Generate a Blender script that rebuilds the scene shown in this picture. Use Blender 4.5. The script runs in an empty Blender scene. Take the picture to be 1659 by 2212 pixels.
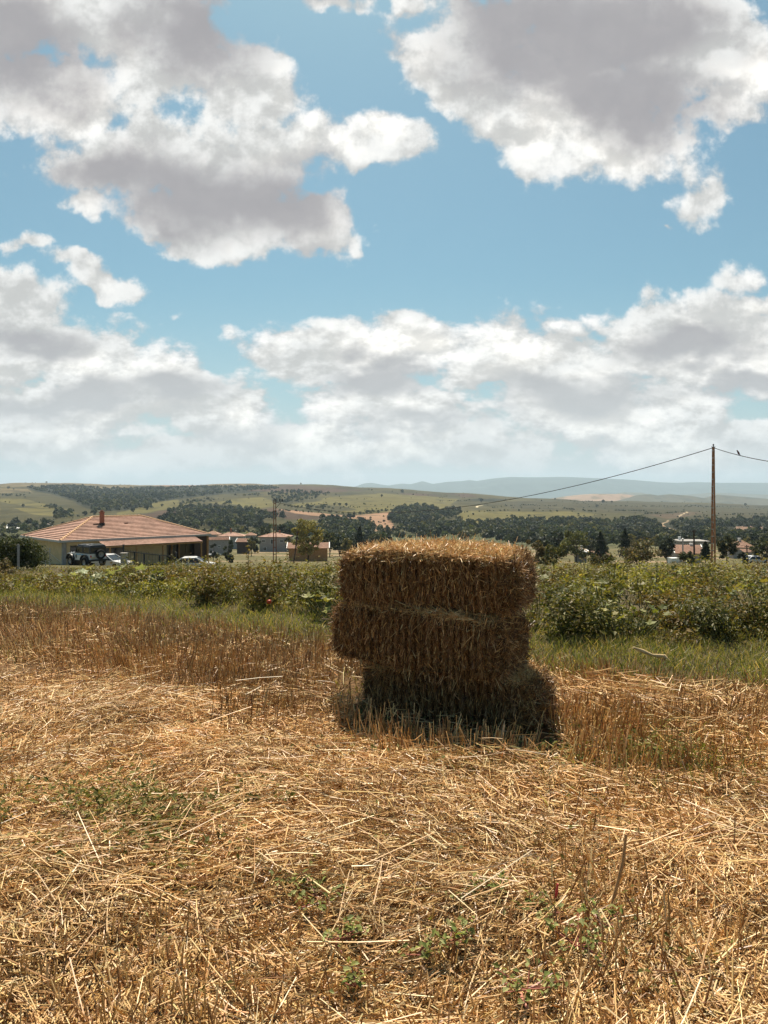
import bpy, math, random
import numpy as np
from mathutils import Vector, Matrix

SC = bpy.context.scene
COL = SC.collection
RNG = np.random.default_rng(7)
R = math.radians

# ------------------------------------------------------------------ camera
EYE, FPX, HOR, CX = 1.6, 1597.6, 1062.0, 829.5      # photo measured on a 1659 x 2212 grid
cam_data = bpy.data.cameras.new('camera')
cam_data.sensor_fit = 'VERTICAL'
cam_data.sensor_height = 36.0
cam_data.lens = 26.0
cam_data.shift_y = -44.0 / 2212.0
cam_data.clip_start = 0.05
cam_data.clip_end = 60000.0
cam = bpy.data.objects.new('camera', cam_data)
COL.objects.link(cam)
cam.location = (0, 0, EYE)
cam.rotation_euler = (R(90), 0, 0)
SC.camera = cam

def at(x, y, Y):
    """a point seen at photo position (x, y), Y metres ahead"""
    return Vector(((x - CX) / FPX * Y, Y, EYE - (y - HOR) / FPX * Y))

# ------------------------------------------------------------------ render settings
SC.render.engine = 'CYCLES'
SC.cycles.use_denoising = True
SC.cycles.use_adaptive_sampling = True
SC.cycles.adaptive_threshold = 0.012
SC.cycles.max_bounces = 6
SC.cycles.diffuse_bounces = 2
SC.cycles.glossy_bounces = 2
SC.cycles.transmission_bounces = 4
SC.cycles.transparent_max_bounces = 6
SC.cycles.volume_bounces = 0
SC.cycles.sample_clamp_indirect = 6
SC.view_settings.view_transform = 'Standard'
SC.view_settings.look = 'None'
SC.view_settings.exposure = 0.8
SC.view_settings.gamma = 1.0

# ------------------------------------------------------------------ sun
SUN_EL, SUN_AZ = R(61), R(-4)                        # straight ahead of the camera, high
to_sun = Vector((math.sin(SUN_AZ) * math.cos(SUN_EL), math.cos(SUN_AZ) * math.cos(SUN_EL), math.sin(SUN_EL)))
sun_data = bpy.data.lights.new('sun', 'SUN')
sun_data.energy = 5.0
sun_data.angle = R(0.5)
sun_data.color = (1.0, 0.90, 0.755)
sun = bpy.data.objects.new('sun', sun_data)
COL.objects.link(sun)
sun.rotation_euler = to_sun.to_track_quat('Z', 'Y').to_euler()
sun.location = (0, 0, 50)

# ------------------------------------------------------------------ world: sky with clouds
world = bpy.data.worlds.new('World')
SC.world = world
world.use_nodes = True
wt = world.node_tree
for n in list(wt.nodes):
    wt.nodes.remove(n)

class NT:
    """small helper to write node maths"""
    def __init__(self, tree): self.t = tree
    def n(self, kind, **kw):
        nd = self.t.nodes.new(kind)
        for k, v in kw.items(): setattr(nd, k, v)
        return nd
    def put(self, sock, v):
        if isinstance(v, bpy.types.NodeSocket): self.t.links.new(v, sock)
        elif v is not None: sock.default_value = v
    def m(self, op, a, b=None, c=None, clamp=False):
        nd = self.n('ShaderNodeMath', operation=op, use_clamp=clamp)
        for s, v in zip(nd.inputs, (a, b, c)): self.put(s, v)
        return nd.outputs[0]
    def v(self, op, a, b=None, scale=None):
        nd = self.n('ShaderNodeVectorMath', operation=op)
        self.put(nd.inputs[0], a)
        if b is not None: self.put(nd.inputs[1], b)
        if scale is not None: self.put(nd.inputs['Scale'], scale)
        return nd.outputs['Value' if op in ('LENGTH', 'DOT_PRODUCT', 'DISTANCE') else 'Vector']
    def xyz(self, x, y, z):
        nd = self.n('ShaderNodeCombineXYZ')
        for s, v in zip(nd.inputs, (x, y, z)): self.put(s, v)
        return nd.outputs[0]
    def ramp(self, x, lo, hi, a=0.0, b=1.0, smooth=True):
        nd = self.n('ShaderNodeMapRange', interpolation_type='SMOOTHSTEP' if smooth else 'LINEAR')
        for s, v in zip(nd.inputs[:5], (x, lo, hi, a, b)): self.put(s, v)
        return nd.outputs[0]
    def mix(self, f, a, b, blend='MIX'):
        nd = self.n('ShaderNodeMix', data_type='RGBA', blend_type=blend)
        self.put(nd.inputs[0], f); self.put(nd.inputs[6], a); self.put(nd.inputs[7], b)
        return nd.outputs[2]
    def noise(self, vec, scale, detail=4, rough=0.55, out='Fac', distortion=0.0, lac=2.0):
        nd = self.n('ShaderNodeTexNoise')
        nd.noise_dimensions = '3D'
        if vec is not None: self.put(nd.inputs['Vector'], vec)
        nd.inputs['Scale'].default_value = scale
        nd.inputs['Detail'].default_value = detail
        nd.inputs['Roughness'].default_value = rough
        nd.inputs['Lacunarity'].default_value = lac
        nd.inputs['Distortion'].default_value = distortion
        return nd.outputs[out]

W = NT(wt)
tc = W.n('ShaderNodeTexCoord')
sky = W.n('ShaderNodeTexSky', sky_type='NISHITA')
sky.sun_disc = False
sky.sun_elevation = SUN_EL
sky.sun_rotation = SUN_AZ
sky.air_density = 1.0
sky.dust_density = 1.5
sky.ozone_density = 1.6
sep = W.n('ShaderNodeSeparateXYZ')
wt.links.new(tc.outputs['Generated'], sep.inputs[0])
dx, dy_, dz = sep.outputs
yy = W.m('MAXIMUM', dy_, 0.12)
U = W.m('DIVIDE', dx, yy)
V = W.m('DIVIDE', dz, yy)
uv0 = W.xyz(U, V, 0.0)
# far clouds low over the horizon are seen flatter
uvn = W.xyz(U, W.m('ADD', V, W.ramp(V, 0.0, 0.26, 0.0, 0.13)), 0.0)
# billowing distortion of the cloud outlines, coarse and fine
def centred(vec, scale, amp, detail, rough=0.5):
    c = W.noise(vec, scale, detail, rough, 'Color')
    return W.v('SCALE', W.v('SUBTRACT', c, (0.5, 0.5, 0.5)), scale=amp)
warp = W.v('ADD', centred(uvn, 7.0, 0.12, 3), centred(uvn, 30.0, 0.030, 3, 0.6))
uvw = W.v('MULTIPLY', W.v('ADD', uv0, warp), (1, 1, 0))

def blob_field(blobs):
    """soft union of ellipses (photo x, y, half width, half height, tilt deg, weight) as sky directions"""
    out = None
    for (x, y, rx, ry, rot, w) in blobs:
        mp = W.n('ShaderNodeMapping', vector_type='TEXTURE')
        wt.links.new(uvw, mp.inputs['Vector'])
        mp.inputs['Location'].default_value = ((x - CX) / FPX, (HOR - y) / FPX, 0)
        mp.inputs['Rotation'].default_value = (0, 0, R(rot))
        mp.inputs['Scale'].default_value = (rx / FPX, ry / FPX, 1)
        f = W.m('SUBTRACT', 1.0, W.v('LENGTH', mp.outputs[0]))
        if w != 1.0: f = W.m('MULTIPLY', f, w)
        out = f if out is None else W.m('SMOOTH_MAX', out, f, 0.18)
    return out

CLOUDS = [
    (50, 50, 340, 195, 0, 1), (330, 100, 310, 170, -20, 1), (510, 190, 160, 150, 0, 1), (90, 210, 260, 105, 0, 1),
    (330, 345, 310, 125, 0, 1), (560, 330, 280, 115, 0, 1), (540, 430, 250, 120, -8, 1), (220, 370, 220, 105, -10, 1), (810, 310, 170, 90, 0, 1),
    (400, 465, 240, 75, -12, 1), (680, 470, 120, 75, 0, 1), (170, 440, 90, 50, 0, .9),
    (1250, 60, 410, 210, 0, 1), (1290, 200, 300, 140, -12, 1), (950, 145, 190, 85, -20, 1), (1150, 260, 230, 120, -25, 1), (1480, 90, 230, 170, 20, 1),
    (1560, 225, 150, 60, 0, .8), (1300, 310, 130, 55, -15, .9), (1450, 170, 200, 110, 0, 1), (1620, 120, 110, 120, 0, .9), (1530, 415, 110, 50, 0, .33), (1630, 600, 80, 55, 0, .42), (1420, 468, 40, 18, 0, .5),
    (700, 0, 80, 36, 0, .6), (870, 10, 60, 50, 0, .6),
    (200, 595, 150, 46, -8, .85), (75, 545, 60, 28, 0, .6), (370, 685, 60, 32, 0, .34), (490, 715, 60, 26, 0, .28),
    (20, 735, 280, 140, 0, 1), (180, 765, 230, 120, 0, 1), (300, 850, 300, 140, 0, 1), (60, 870, 300, 140, 0, 1), (500, 910, 160, 80, 0, .9),
    (760, 780, 290, 110, 0, 1), (920, 735, 190, 80, 0, 1), (650, 765, 160, 70, 0, 1), (830, 880, 330, 100, 0, 1), (1040, 800, 160, 90, 0, .95),
    (1200, 765, 290, 120, 0, 1), (1420, 755, 300, 140, 0, 1), (1620, 770, 230, 140, 0, 1), (1250, 880, 520, 110, 0, 1), (1640, 680, 110, 50, 0, .9),
    (250, 970, 600, 65, 0, .9), (900, 965, 600, 70, 0, .9), (1450, 960, 500, 70, 0, .9),
]
SHADE = [
    (30, 110, 210, 150, 0, 1), (420, 50, 240, 130, 0, .9), (450, 410, 320, 110, -8, 1), (250, 370, 150, 70, 0, .9), (600, 420, 160, 100, 0, .9), (380, 480, 160, 40, -10, .6),
    (1270, 70, 360, 140, 0, 1.1), (1380, 200, 240, 110, -10, 1), (1110, 130, 170, 90, 0, .8),
    (60, 720, 190, 45, 0, .9), (120, 865, 300, 42, 0, .9), (400, 850, 130, 40, 0, .8), (480, 940, 140, 25, 0, .7),
    (800, 820, 160, 40, 0, .9), (1180, 830, 180, 45, 0, .8), (1480, 760, 170, 50, 0, .9), (1260, 860, 260, 40, 0, .6), (1600, 850, 120, 30, 0, .6), (960, 910, 200, 25, 0, .6),
]
cf = blob_field(CLOUDS)
sf = blob_field(SHADE)
fine = W.noise(uvn, 8.0, 12, 0.60)
fine2 = W.noise(W.v('ADD', uvn, (3.1, 1.7, 0.4)), 5.5, 9, 0.58)
edge = W.m('ADD', cf, W.m('MULTIPLY', W.m('SUBTRACT', fine, 0.54), 2.5))
dens = W.ramp(edge, 0.0, 0.30)
shade = W.ramp(W.m('ADD', W.m('ADD', sf, W.m('MULTIPLY', edge, 0.22)), W.m('MULTIPLY', W.m('SUBTRACT', fine2, 0.5), 2.2)), -0.22, 0.78)
# light coming through the lit tops and rims
rim = W.ramp(edge, 0.0, 0.7)
white = W.mix(rim, (7.4, 7.6, 7.8, 1), (12.5, 12.1, 11.3, 1))
white = W.mix(W.ramp(fine2, 0.40, 0.60), (8.4, 8.4, 8.2, 1), white)
# billows: side towards the sun against the side away from it
fine_up = W.noise(W.v('ADD', uvn, (-0.006, 0.022, 0)), 8.0, 12, 0.60)
relief = W.ramp(W.m('SUBTRACT', fine, fine_up), -0.09, 0.09, 0.70, 1.10)
white = W.v('SCALE', white, scale=relief)
lowfade = W.ramp(V, 0.06, 0.30)
greyc = W.mix(lowfade, (5.4, 5.5, 5.6, 1), (3.75, 3.6, 3.75, 1))
cloud = W.mix(W.m('MULTIPLY', shade, 0.95), white, greyc)
# blue of the sky pulled a little towards cyan as in the photograph
blue = W.mix(1.0, sky.outputs[0], (0.68, 0.97, 0.90, 1), 'MULTIPLY')
blue = W.mix(W.ramp(V, 0.02, 0.30, 0.65, 0.0), blue, (5.3, 6.6, 7.2, 1))
ahead = W.ramp(dy_, 0.05, 0.3)
base = W.mix(W.m('MULTIPLY', dens, ahead), blue, cloud)
# pale air low over the horizon
lowhaze = W.ramp(V, 0.0, 0.13, 0.7, 0.0)
base = W.mix(lowhaze, base, (6.6, 6.8, 6.85, 1))
bg = W.n('ShaderNodeBackground')
wt.links.new(base, bg.inputs[0])
bg.inputs[1].default_value = 0.057
wo = W.n('ShaderNodeOutputWorld')
wt.links.new(bg.outputs[0], wo.inputs[0])

# ------------------------------------------------------------------ helpers
def label(o, text=None, cat=None, group=None, kind=None):
    if text: o['label'] = text
    if cat: o['category'] = cat
    if group: o['group'] = group
    if kind: o['kind'] = kind
    return o

def empty(name, loc=(0, 0, 0), rz=0.0, text=None, cat=None, group=None):
    o = bpy.data.objects.new(name, None)
    o.empty_display_size = 0.3
    COL.objects.link(o)
    o.location = loc
    o.rotation_euler = (0, 0, rz)
    return label(o, text, cat, group)

def copy_tree(o, parent=None):
    c = o.copy()
    COL.objects.link(c)
    if parent is not None:
        c.parent = parent
    for ch in list(o.children):
        copy_tree(ch, c)
    return c

class Batch:
    """collects vertices and quads / triangles (numpy) into ONE mesh object"""
    def __init__(self): self.v, self.f, self.c, self.mi, self.n = [], [], [], [], 0
    def add(self, v, f, c=None, mi=0):
        v = np.asarray(v, float).reshape(-1, 3)
        f = np.asarray(f, np.int64)
        if c is None: c = (1, 1, 1)
        c = np.asarray(c, float)
        if c.ndim == 1: c = np.broadcast_to(c, (len(v), 3))
        self.v.append(v); self.f.append(f + self.n); self.c.append(c); self.mi.append(mi)
        self.n += len(v)
    def build(self, name, mats, parent=None, smooth=False):
        me = bpy.data.meshes.new(name)
        V_ = np.concatenate(self.v).astype(np.float32)
        me.vertices.add(len(V_))
        me.vertices.foreach_set('co', V_.ravel())
        loops = np.concatenate([f.ravel() for f in self.f]).astype(np.int32)
        sizes = np.concatenate([np.full(len(f), f.shape[1]) for f in self.f])
        mids = np.concatenate([np.full(len(f), m) for f, m in zip(self.f, self.mi)]).astype(np.int32)
        me.loops.add(len(loops))
        me.loops.foreach_set('vertex_index', loops)
        me.polygons.add(len(sizes))
        starts = np.concatenate([[0], np.cumsum(sizes)[:-1]]).astype(np.int32)
        me.polygons.foreach_set('loop_start', starts)
        me.polygons.foreach_set('material_index', mids)
        me.polygons.foreach_set('use_smooth', np.full(len(sizes), smooth))
        cols = np.ones((len(V_), 4), np.float32)
        cols[:, :3] = np.concatenate(self.c)
        a = me.attributes.new('col', 'FLOAT_COLOR', 'POINT')
        a.data.foreach_set('color', cols.ravel())
        me.update(calc_edges=True)
        for m in (mats if isinstance(mats, (list, tuple)) else [mats]):
            me.materials.append(m)
        o = bpy.data.objects.new(name, me)
        COL.objects.link(o)
        if parent is not None: o.parent = parent
        return o
    # --- simple solids
    def box(self, c, s, rz=0.0, mi=0, col=None, M=None):
        x, y, z = [k / 2 for k in s]
        v = np.array([(-x, -y, -z), (x, -y, -z), (x, y, -z), (-x, y, -z), (-x, -y, z), (x, -y, z), (x, y, z), (-x, y, z)])
        if rz:
            ca, sa = math.cos(rz), math.sin(rz)
            v = np.stack([v[:, 0] * ca - v[:, 1] * sa, v[:, 0] * sa + v[:, 1] * ca, v[:, 2]], 1)
        v = v + np.array(c)
        if M is not None: v = np.array([tuple(M @ Vector(p)) for p in v])
        self.add(v, [(0, 3, 2, 1), (4, 5, 6, 7), (0, 1, 5, 4), (1, 2, 6, 5), (2, 3, 7, 6), (3, 0, 4, 7)], col, mi)
    def hexa(self, v, mi=0, col=None):
        self.add(v, [(0, 3, 2, 1), (4, 5, 6, 7), (0, 1, 5, 4), (1, 2, 6, 5), (2, 3, 7, 6), (3, 0, 4, 7)], col, mi)
    def tube(self, pts, rad, n=6, mi=0, col=None, cap=True):
        pts = [Vector(p) for p in pts]
        rads = rad if isinstance(rad, (list, tuple)) else [rad] * len(pts)
        vs = []
        for i, p in enumerate(pts):
            d = (pts[min(i + 1, len(pts) - 1)] - pts[max(i - 1, 0)]).normalized()
            ref = Vector((0, 0, 1)) if abs(d.z) < 0.9 else Vector((1, 0, 0))
            s = d.cross(ref).normalized(); t = s.cross(d)
            for k in range(n):
                a = 2 * math.pi * k / n
                vs.append(p + (s * math.cos(a) + t * math.sin(a)) * rads[i])
        fs = []
        for i in range(len(pts) - 1):
            for k in range(n):
                k2 = (k + 1) % n
                fs.append((i * n + k, i * n + k2, (i + 1) * n + k2, (i + 1) * n + k))
        self.add([tuple(v) for v in vs], fs, col, mi)
        if cap:
            vv = [tuple(v) for v in vs]
            self.add(vv[:n] , [tuple(range(n))[::-1]], col, mi)
            self.add(vv[-n:], [tuple(range(n))], col, mi)
    def lathe(self, c, axis, prof, n=20, mi=0, col=None):
        """prof: (radius, offset along axis)"""
        ax = Vector(axis).normalized()
        ref = Vector((0, 0, 1)) if abs(ax.z) < 0.9 else Vector((1, 0, 0))
        s = ax.cross(ref).normalized(); t = s.cross(ax)
        c = Vector(c); vs = []; fs = []
        for (r, h) in prof:
            for k in range(n):
                a = 2 * math.pi * k / n
                vs.append(tuple(c + ax * h + (s * math.cos(a) + t * math.sin(a)) * r))
        for i in range(len(prof) - 1):
            for k in range(n):
                k2 = (k + 1) % n
                fs.append((i * n + k, i * n + k2, (i + 1) * n + k2, (i + 1) * n + k))
        self.add(vs, fs, col, mi)
    def prism(self, outline, depth_vec, mi=0, col=None):
        """closed outline (3-D points) pushed along depth_vec"""
        o = np.array([tuple(p) for p in outline], float); d = np.array(tuple(depth_vec)); n = len(o)
        self.add(np.concatenate([o, o + d]), [(k, (k + 1) % n, (k + 1) % n + n, k + n) for k in range(n)], col, mi)
        self.add(o, [tuple(range(n))[::-1]], col, mi)
        self.add(o + d, [tuple(range(n))], col, mi)

# numpy value noise
def _hash(ix, iy, seed):
    h = (ix.astype(np.int64) * 374761393 + iy.astype(np.int64) * 668265263 + seed * 974634777) & 0xFFFFFFFF
    h = ((h ^ (h >> 13)) * 1274126177) & 0xFFFFFFFF
    return ((h ^ (h >> 16)) & 0xFFFFFF) / float(0xFFFFFF)
def vnoise(x, y, seed=0):
    x = np.asarray(x, float); y = np.asarray(y, float)
    ix, iy = np.floor(x), np.floor(y)
    fx, fy = x - ix, y - iy
    fx = fx * fx * (3 - 2 * fx); fy = fy * fy * (3 - 2 * fy)
    a = _hash(ix, iy, seed); b = _hash(ix + 1, iy, seed); c = _hash(ix, iy + 1, seed); d = _hash(ix + 1, iy + 1, seed)
    return (a * (1 - fx) + b * fx) * (1 - fy) + (c * (1 - fx) + d * fx) * fy
def fbm(x, y, seed=0, octv=4, gain=0.5):
    s, amp, tot = 0.0, 1.0, 0.0
    for k in range(octv):
        s = s + amp * vnoise(x * 2 ** k, y * 2 ** k, seed + 31 * k)
        tot += amp; amp *= gain
    return s / tot
def sstep(a, b, x):
    t = np.clip((x - a) / (b - a), 0, 1)
    return t * t * (3 - 2 * t)
def in_poly(px, py, poly):
    inside = np.zeros(px.shape, bool)
    n = len(poly); j = n - 1
    for i in range(n):
        xi, yi = poly[i]; xj, yj = poly[j]
        if yi != yj:
            inside ^= ((yi > py) != (yj > py)) & (px < (xj - xi) * (py - yi) / (yj - yi) + xi)
        j = i
    return inside

# ------------------------------------------------------------------ materials
def new_mat(name):
    m = bpy.data.materials.new(name); m.use_nodes = True
    for n in list(m.node_tree.nodes): m.node_tree.nodes.remove(n)
    return m, NT(m.node_tree)
def finish(T, shader, disp=None):
    o = T.n('ShaderNodeOutputMaterial')
    T.t.links.new(shader, o.inputs[0])
def principled(T, col, rough=0.6, spec=0.4, metal=0.0, bump=None, bstr=0.3, bdist=0.02):
    p = T.n('ShaderNodeBsdfPrincipled')
    T.put(p.inputs['Base Color'], col); T.put(p.inputs['Roughness'], rough)
    T.put(p.inputs['Specular IOR Level'], spec); T.put(p.inputs['Metallic'], metal)
    if bump is not None:
        b = T.n('ShaderNodeBump'); b.inputs['Strength'].default_value = bstr; b.inputs['Distance'].default_value = bdist
        T.put(b.inputs['Height'], bump); T.t.links.new(b.outputs[0], p.inputs['Normal'])
    return p.outputs[0]
def objco(T):
    return T.n('ShaderNodeTexCoord').outputs['Object']
def mat_plain(name, col, rough=0.6, spec=0.4, metal=0.0, var=0.15, scale=3.0, bstr=0.15):
    """a paint, plaster or metal with a little uneven tone"""
    m, T = new_mat(name)
    nz = T.noise(objco(T), scale, 5, 0.6)
    k = T.ramp(nz, 0.3, 0.7, 1 - var, 1 + var)
    c = T.v('SCALE', tuple(col), scale=k)
    finish(T, principled(T, c, rough, spec, metal, nz, bstr, 0.01))
    return m
def mat_attr(name, rough=0.6, spec=0.3, trans=0.0, tint=(1, 1, 1), nscale=0, nvar=0.2):
    """colour held by each leaf, stalk or field ('col')"""
    m, T = new_mat(name)
    a = T.n('ShaderNodeAttribute'); a.attribute_name = 'col'
    c = a.outputs['Color']
    if nscale:
        k = T.ramp(T.noise(objco(T), nscale, 5, 0.65), 0.3, 0.7, 1 - nvar, 1 + nvar)
        c = T.v('SCALE', c, scale=k)
    sh = principled(T, c, rough, spec)
    if trans > 0:
        t = T.n('ShaderNodeBsdfTranslucent')
        T.put(t.inputs[0], T.mix(1.0, c, (*tint, 1), 'MULTIPLY'))
        mx = T.n('ShaderNodeMixShader'); mx.inputs[0].default_value = trans
        T.t.links.new(sh, mx.inputs[1]); T.t.links.new(t.outputs[0], mx.inputs[2])
        sh = mx.outputs[0]
    finish(T, sh)
    return m

M_STRAW = mat_attr('straw', 0.42, 0.36, 0.15, (1.1, 0.85, 0.5))
M_LEAF = mat_attr('leaf', 0.55, 0.2, 0.25, (1.5, 1.5, 0.6))
M_WEED = mat_attr('weed_leaf', 0.8, 0.08, 0.25, (1.4, 1.4, 0.6))
M_GRASS = mat_attr('grass_blade', 0.5, 0.3, 0.35, (1.4, 1.4, 0.6))
M_TREE = mat_attr('tree_leaf', 0.65, 0.2, 0.2, (1.4, 1.4, 0.6))
M_BARK = mat_plain('bark', (0.10, 0.075, 0.05), 0.9, 0.1, 0, 0.3, 8)
M_HILL = mat_attr('hill_fields', 0.95, 0.05, 0, nscale=0.02, nvar=0.18)

# ------------------------------------------------------------------ the lie of the land
XC = np.array([-1500, -300, 0, 200, 400, 650, 830, 1000, 1150, 1300, 1450, 1659, 2000, 3200], float)
def _px(Y, ys): return Y, [EYE - (y - HOR) / FPX * Y for y in ys]
def _flat(Y, z): return Y, [z] * len(XC)
ROWS = [
    _flat(-60, 0.0), _flat(10, 0.0), _flat(14, -0.28), _flat(18, -0.72), _flat(25, -1.5), _flat(40, -2.75), _flat(65, -4.86), _flat(80, -6.15),
    _flat(120, -10.2), _flat(150, -12.9), _flat(200, -16.4), _flat(260, -19.6),
    _px(350, [1180] * 14), _px(450, [1170] * 14),
    _px(600, [1142, 1142, 1142, 1142, 1142, 1144, 1146, 1148, 1150, 1150, 1152, 1152, 1152, 1152]),
    _px(800, [1114, 1114, 1114, 1116, 1118, 1122, 1124, 1126, 1128, 1128, 1132, 1136, 1136, 1136]),
    _px(1100, [1090, 1090, 1090, 1094, 1095, 1095, 1097, 1103, 1106, 1109, 1114, 1118, 1120, 1120]),
    _px(1500, [1068, 1068, 1069, 1072, 1073, 1072, 1077, 1084, 1091, 1094, 1099, 1104, 1106, 1106]),
    _px(2000, [1052, 1052, 1053, 1056, 1057, 1055, 1064, 1073, 1082, 1086, 1092, 1097, 1098, 1098]),
    _px(2500, [1044, 1044, 1044.5, 1047, 1049, 1047.5, 1056, 1067, 1077, 1083, 1087.5, 1094, 1095, 1095]),
    _px(3200, [1052, 1052, 1052, 1055, 1057, 1058, 1066, 1078, 1090, 1096, 1102, 1106, 1106, 1106]),
    _px(4200, [1060, 1060, 1060, 1062, 1064, 1070, 1076, 1086, 1098, 1104, 1110, 1112, 1112, 1112]),
]
_RY = np.array([r[0] for r in ROWS], float)
_RZ = np.array([r[1] for r in ROWS], float)
def _warpY(Y): return np.where(Y < 10, Y / 10.0, 1 + np.log(np.maximum(Y, 10) / 10.0))
_RW = _warpY(_RY)
# smooth slopes (Catmull-Rom in the warped distance)
_D = np.gradient(_RZ, _RW, axis=0)
_D[:2] = 0.0
def ground_z(X, Y, fine=True):
    X = np.asarray(X, float); Y = np.asarray(Y, float)
    xs = np.clip(CX + FPX * X / np.maximum(Y, 1.0), -1500, 3200)
    w = _warpY(np.clip(Y, -60, 4200))
    i = np.clip(np.searchsorted(_RW, w, side='right') - 1, 0, len(_RW) - 2)
    t = (w - _RW[i]) / (_RW[i + 1] - _RW[i]); h = (_RW[i + 1] - _RW[i])
    j = np.clip(np.searchsorted(XC, xs, side='right') - 1, 0, len(XC) - 2)
    u = (xs - XC[j]) / (XC[j + 1] - XC[j]); u = u * u * (3 - 2 * u)
    def row(A, ii): return A[ii, j] * (1 - u) + A[ii, j + 1] * u
    z0, z1, d0, d1 = row(_RZ, i), row(_RZ, i + 1), row(_D, i), row(_D, i + 1)
    t2, t3 = t * t, t * t * t
    z = (2 * t3 - 3 * t2 + 1) * z0 + (t3 - 2 * t2 + t) * h * d0 + (-2 * t3 + 3 * t2) * z1 + (t3 - t2) * h * d1
    # unevenness: clods near by, swells far away
    near = 1 - sstep(20, 60, Y)
    z = z + near * (0.07 * (fbm(X * 0.9, Y * 0.9, 3, 3) - 0.5) + 0.03 * (fbm(X * 4, Y * 4, 5, 2) - 0.5))
    z = z - 0.9 * np.exp(-(((X + 21) / 6.0) ** 2 + ((Y - 70.5) / 4.0) ** 2))     # the sunken yard before the house
    far = sstep(500, 900, Y)
    z = z + far * (fbm(X / 220.0, Y / 220.0, 11, 3) - 0.5) * Y * 0.0075
    return z
def gz(x, y): return float(ground_z(np.array([x]), np.array([y]))[0])

def sheet(name, rows, s_cols, base, colour_fn, mat):
    YY, SS = np.meshgrid(rows, s_cols, indexing='ij')
    X = SS * (np.maximum(YY, 0) + base)
    Z = ground_z(X, YY)
    b = Batch()
    nr, nc = YY.shape
    idx = np.arange(nr * nc).reshape(nr, nc)
    q = np.stack([idx[:-1, :-1], idx[:-1, 1:], idx[1:, 1:], idx[1:, :-1]], -1).reshape(-1, 4)
    b.add(np.stack([X, YY, Z], -1).reshape(-1, 3), q, colour_fn(X, YY, Z).reshape(-1, 3))
    return b.build(name, mat, smooth=True)

# field soil under the straw
m, T = new_mat('field_soil')
co = objco(T)
a = T.n('ShaderNodeAttribute'); a.attribute_name = 'col'
n1 = T.noise(co, 22.0, 6, 0.7); n2 = T.noise(co, 3.0, 4, 0.6)
c = T.v('SCALE', a.outputs['Color'], scale=T.ramp(n1, 0.25, 0.75, 0.55, 1.45))
c = T.v('SCALE', c, scale=T.ramp(n2, 0.3, 0.7, 0.8, 1.2))
finish(T, principled(T, c, 0.95, 0.1, 0, n1, 0.6, 0.03))
M_SOIL = m

def soil_colour(X, Y, Z):
    c = np.empty(X.shape + (3,)); c[:] = (0.12, 0.066, 0.030)
    k = sstep(5.0, 8.5, Y + 0.55 * X)[..., None]
    c = c * (1 - k) + np.array((0.075, 0.06, 0.03)) * k           # damp soil below the plants
    k = sstep(45, 60, Y)[..., None]
    c = c * (1 - k) + np.array((0.10, 0.088, 0.038)) * k            # rough pasture down to the village
    k = (sstep(0.48, 0.6, fbm(X / 14.0, Y / 14.0, 77, 3)) * sstep(75, 110, Y))[..., None]
    c = c * (1 - k) + np.array((0.22, 0.16, 0.095)) * k            # bare dry earth in the village
    k = sstep(240, 420, Y)[..., None]
    return c * (1 - k) + np.array((0.07, 0.075, 0.035)) * k

r_near = np.concatenate([np.linspace(-16, 1, 35), np.linspace(1.1, 14, 200), np.geomspace(14.1, 520, 190)])
label(sheet('ground', r_near, np.linspace(-1.15, 1.15, 700), 26.0, soil_colour, M_SOIL), kind='structure')

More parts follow.
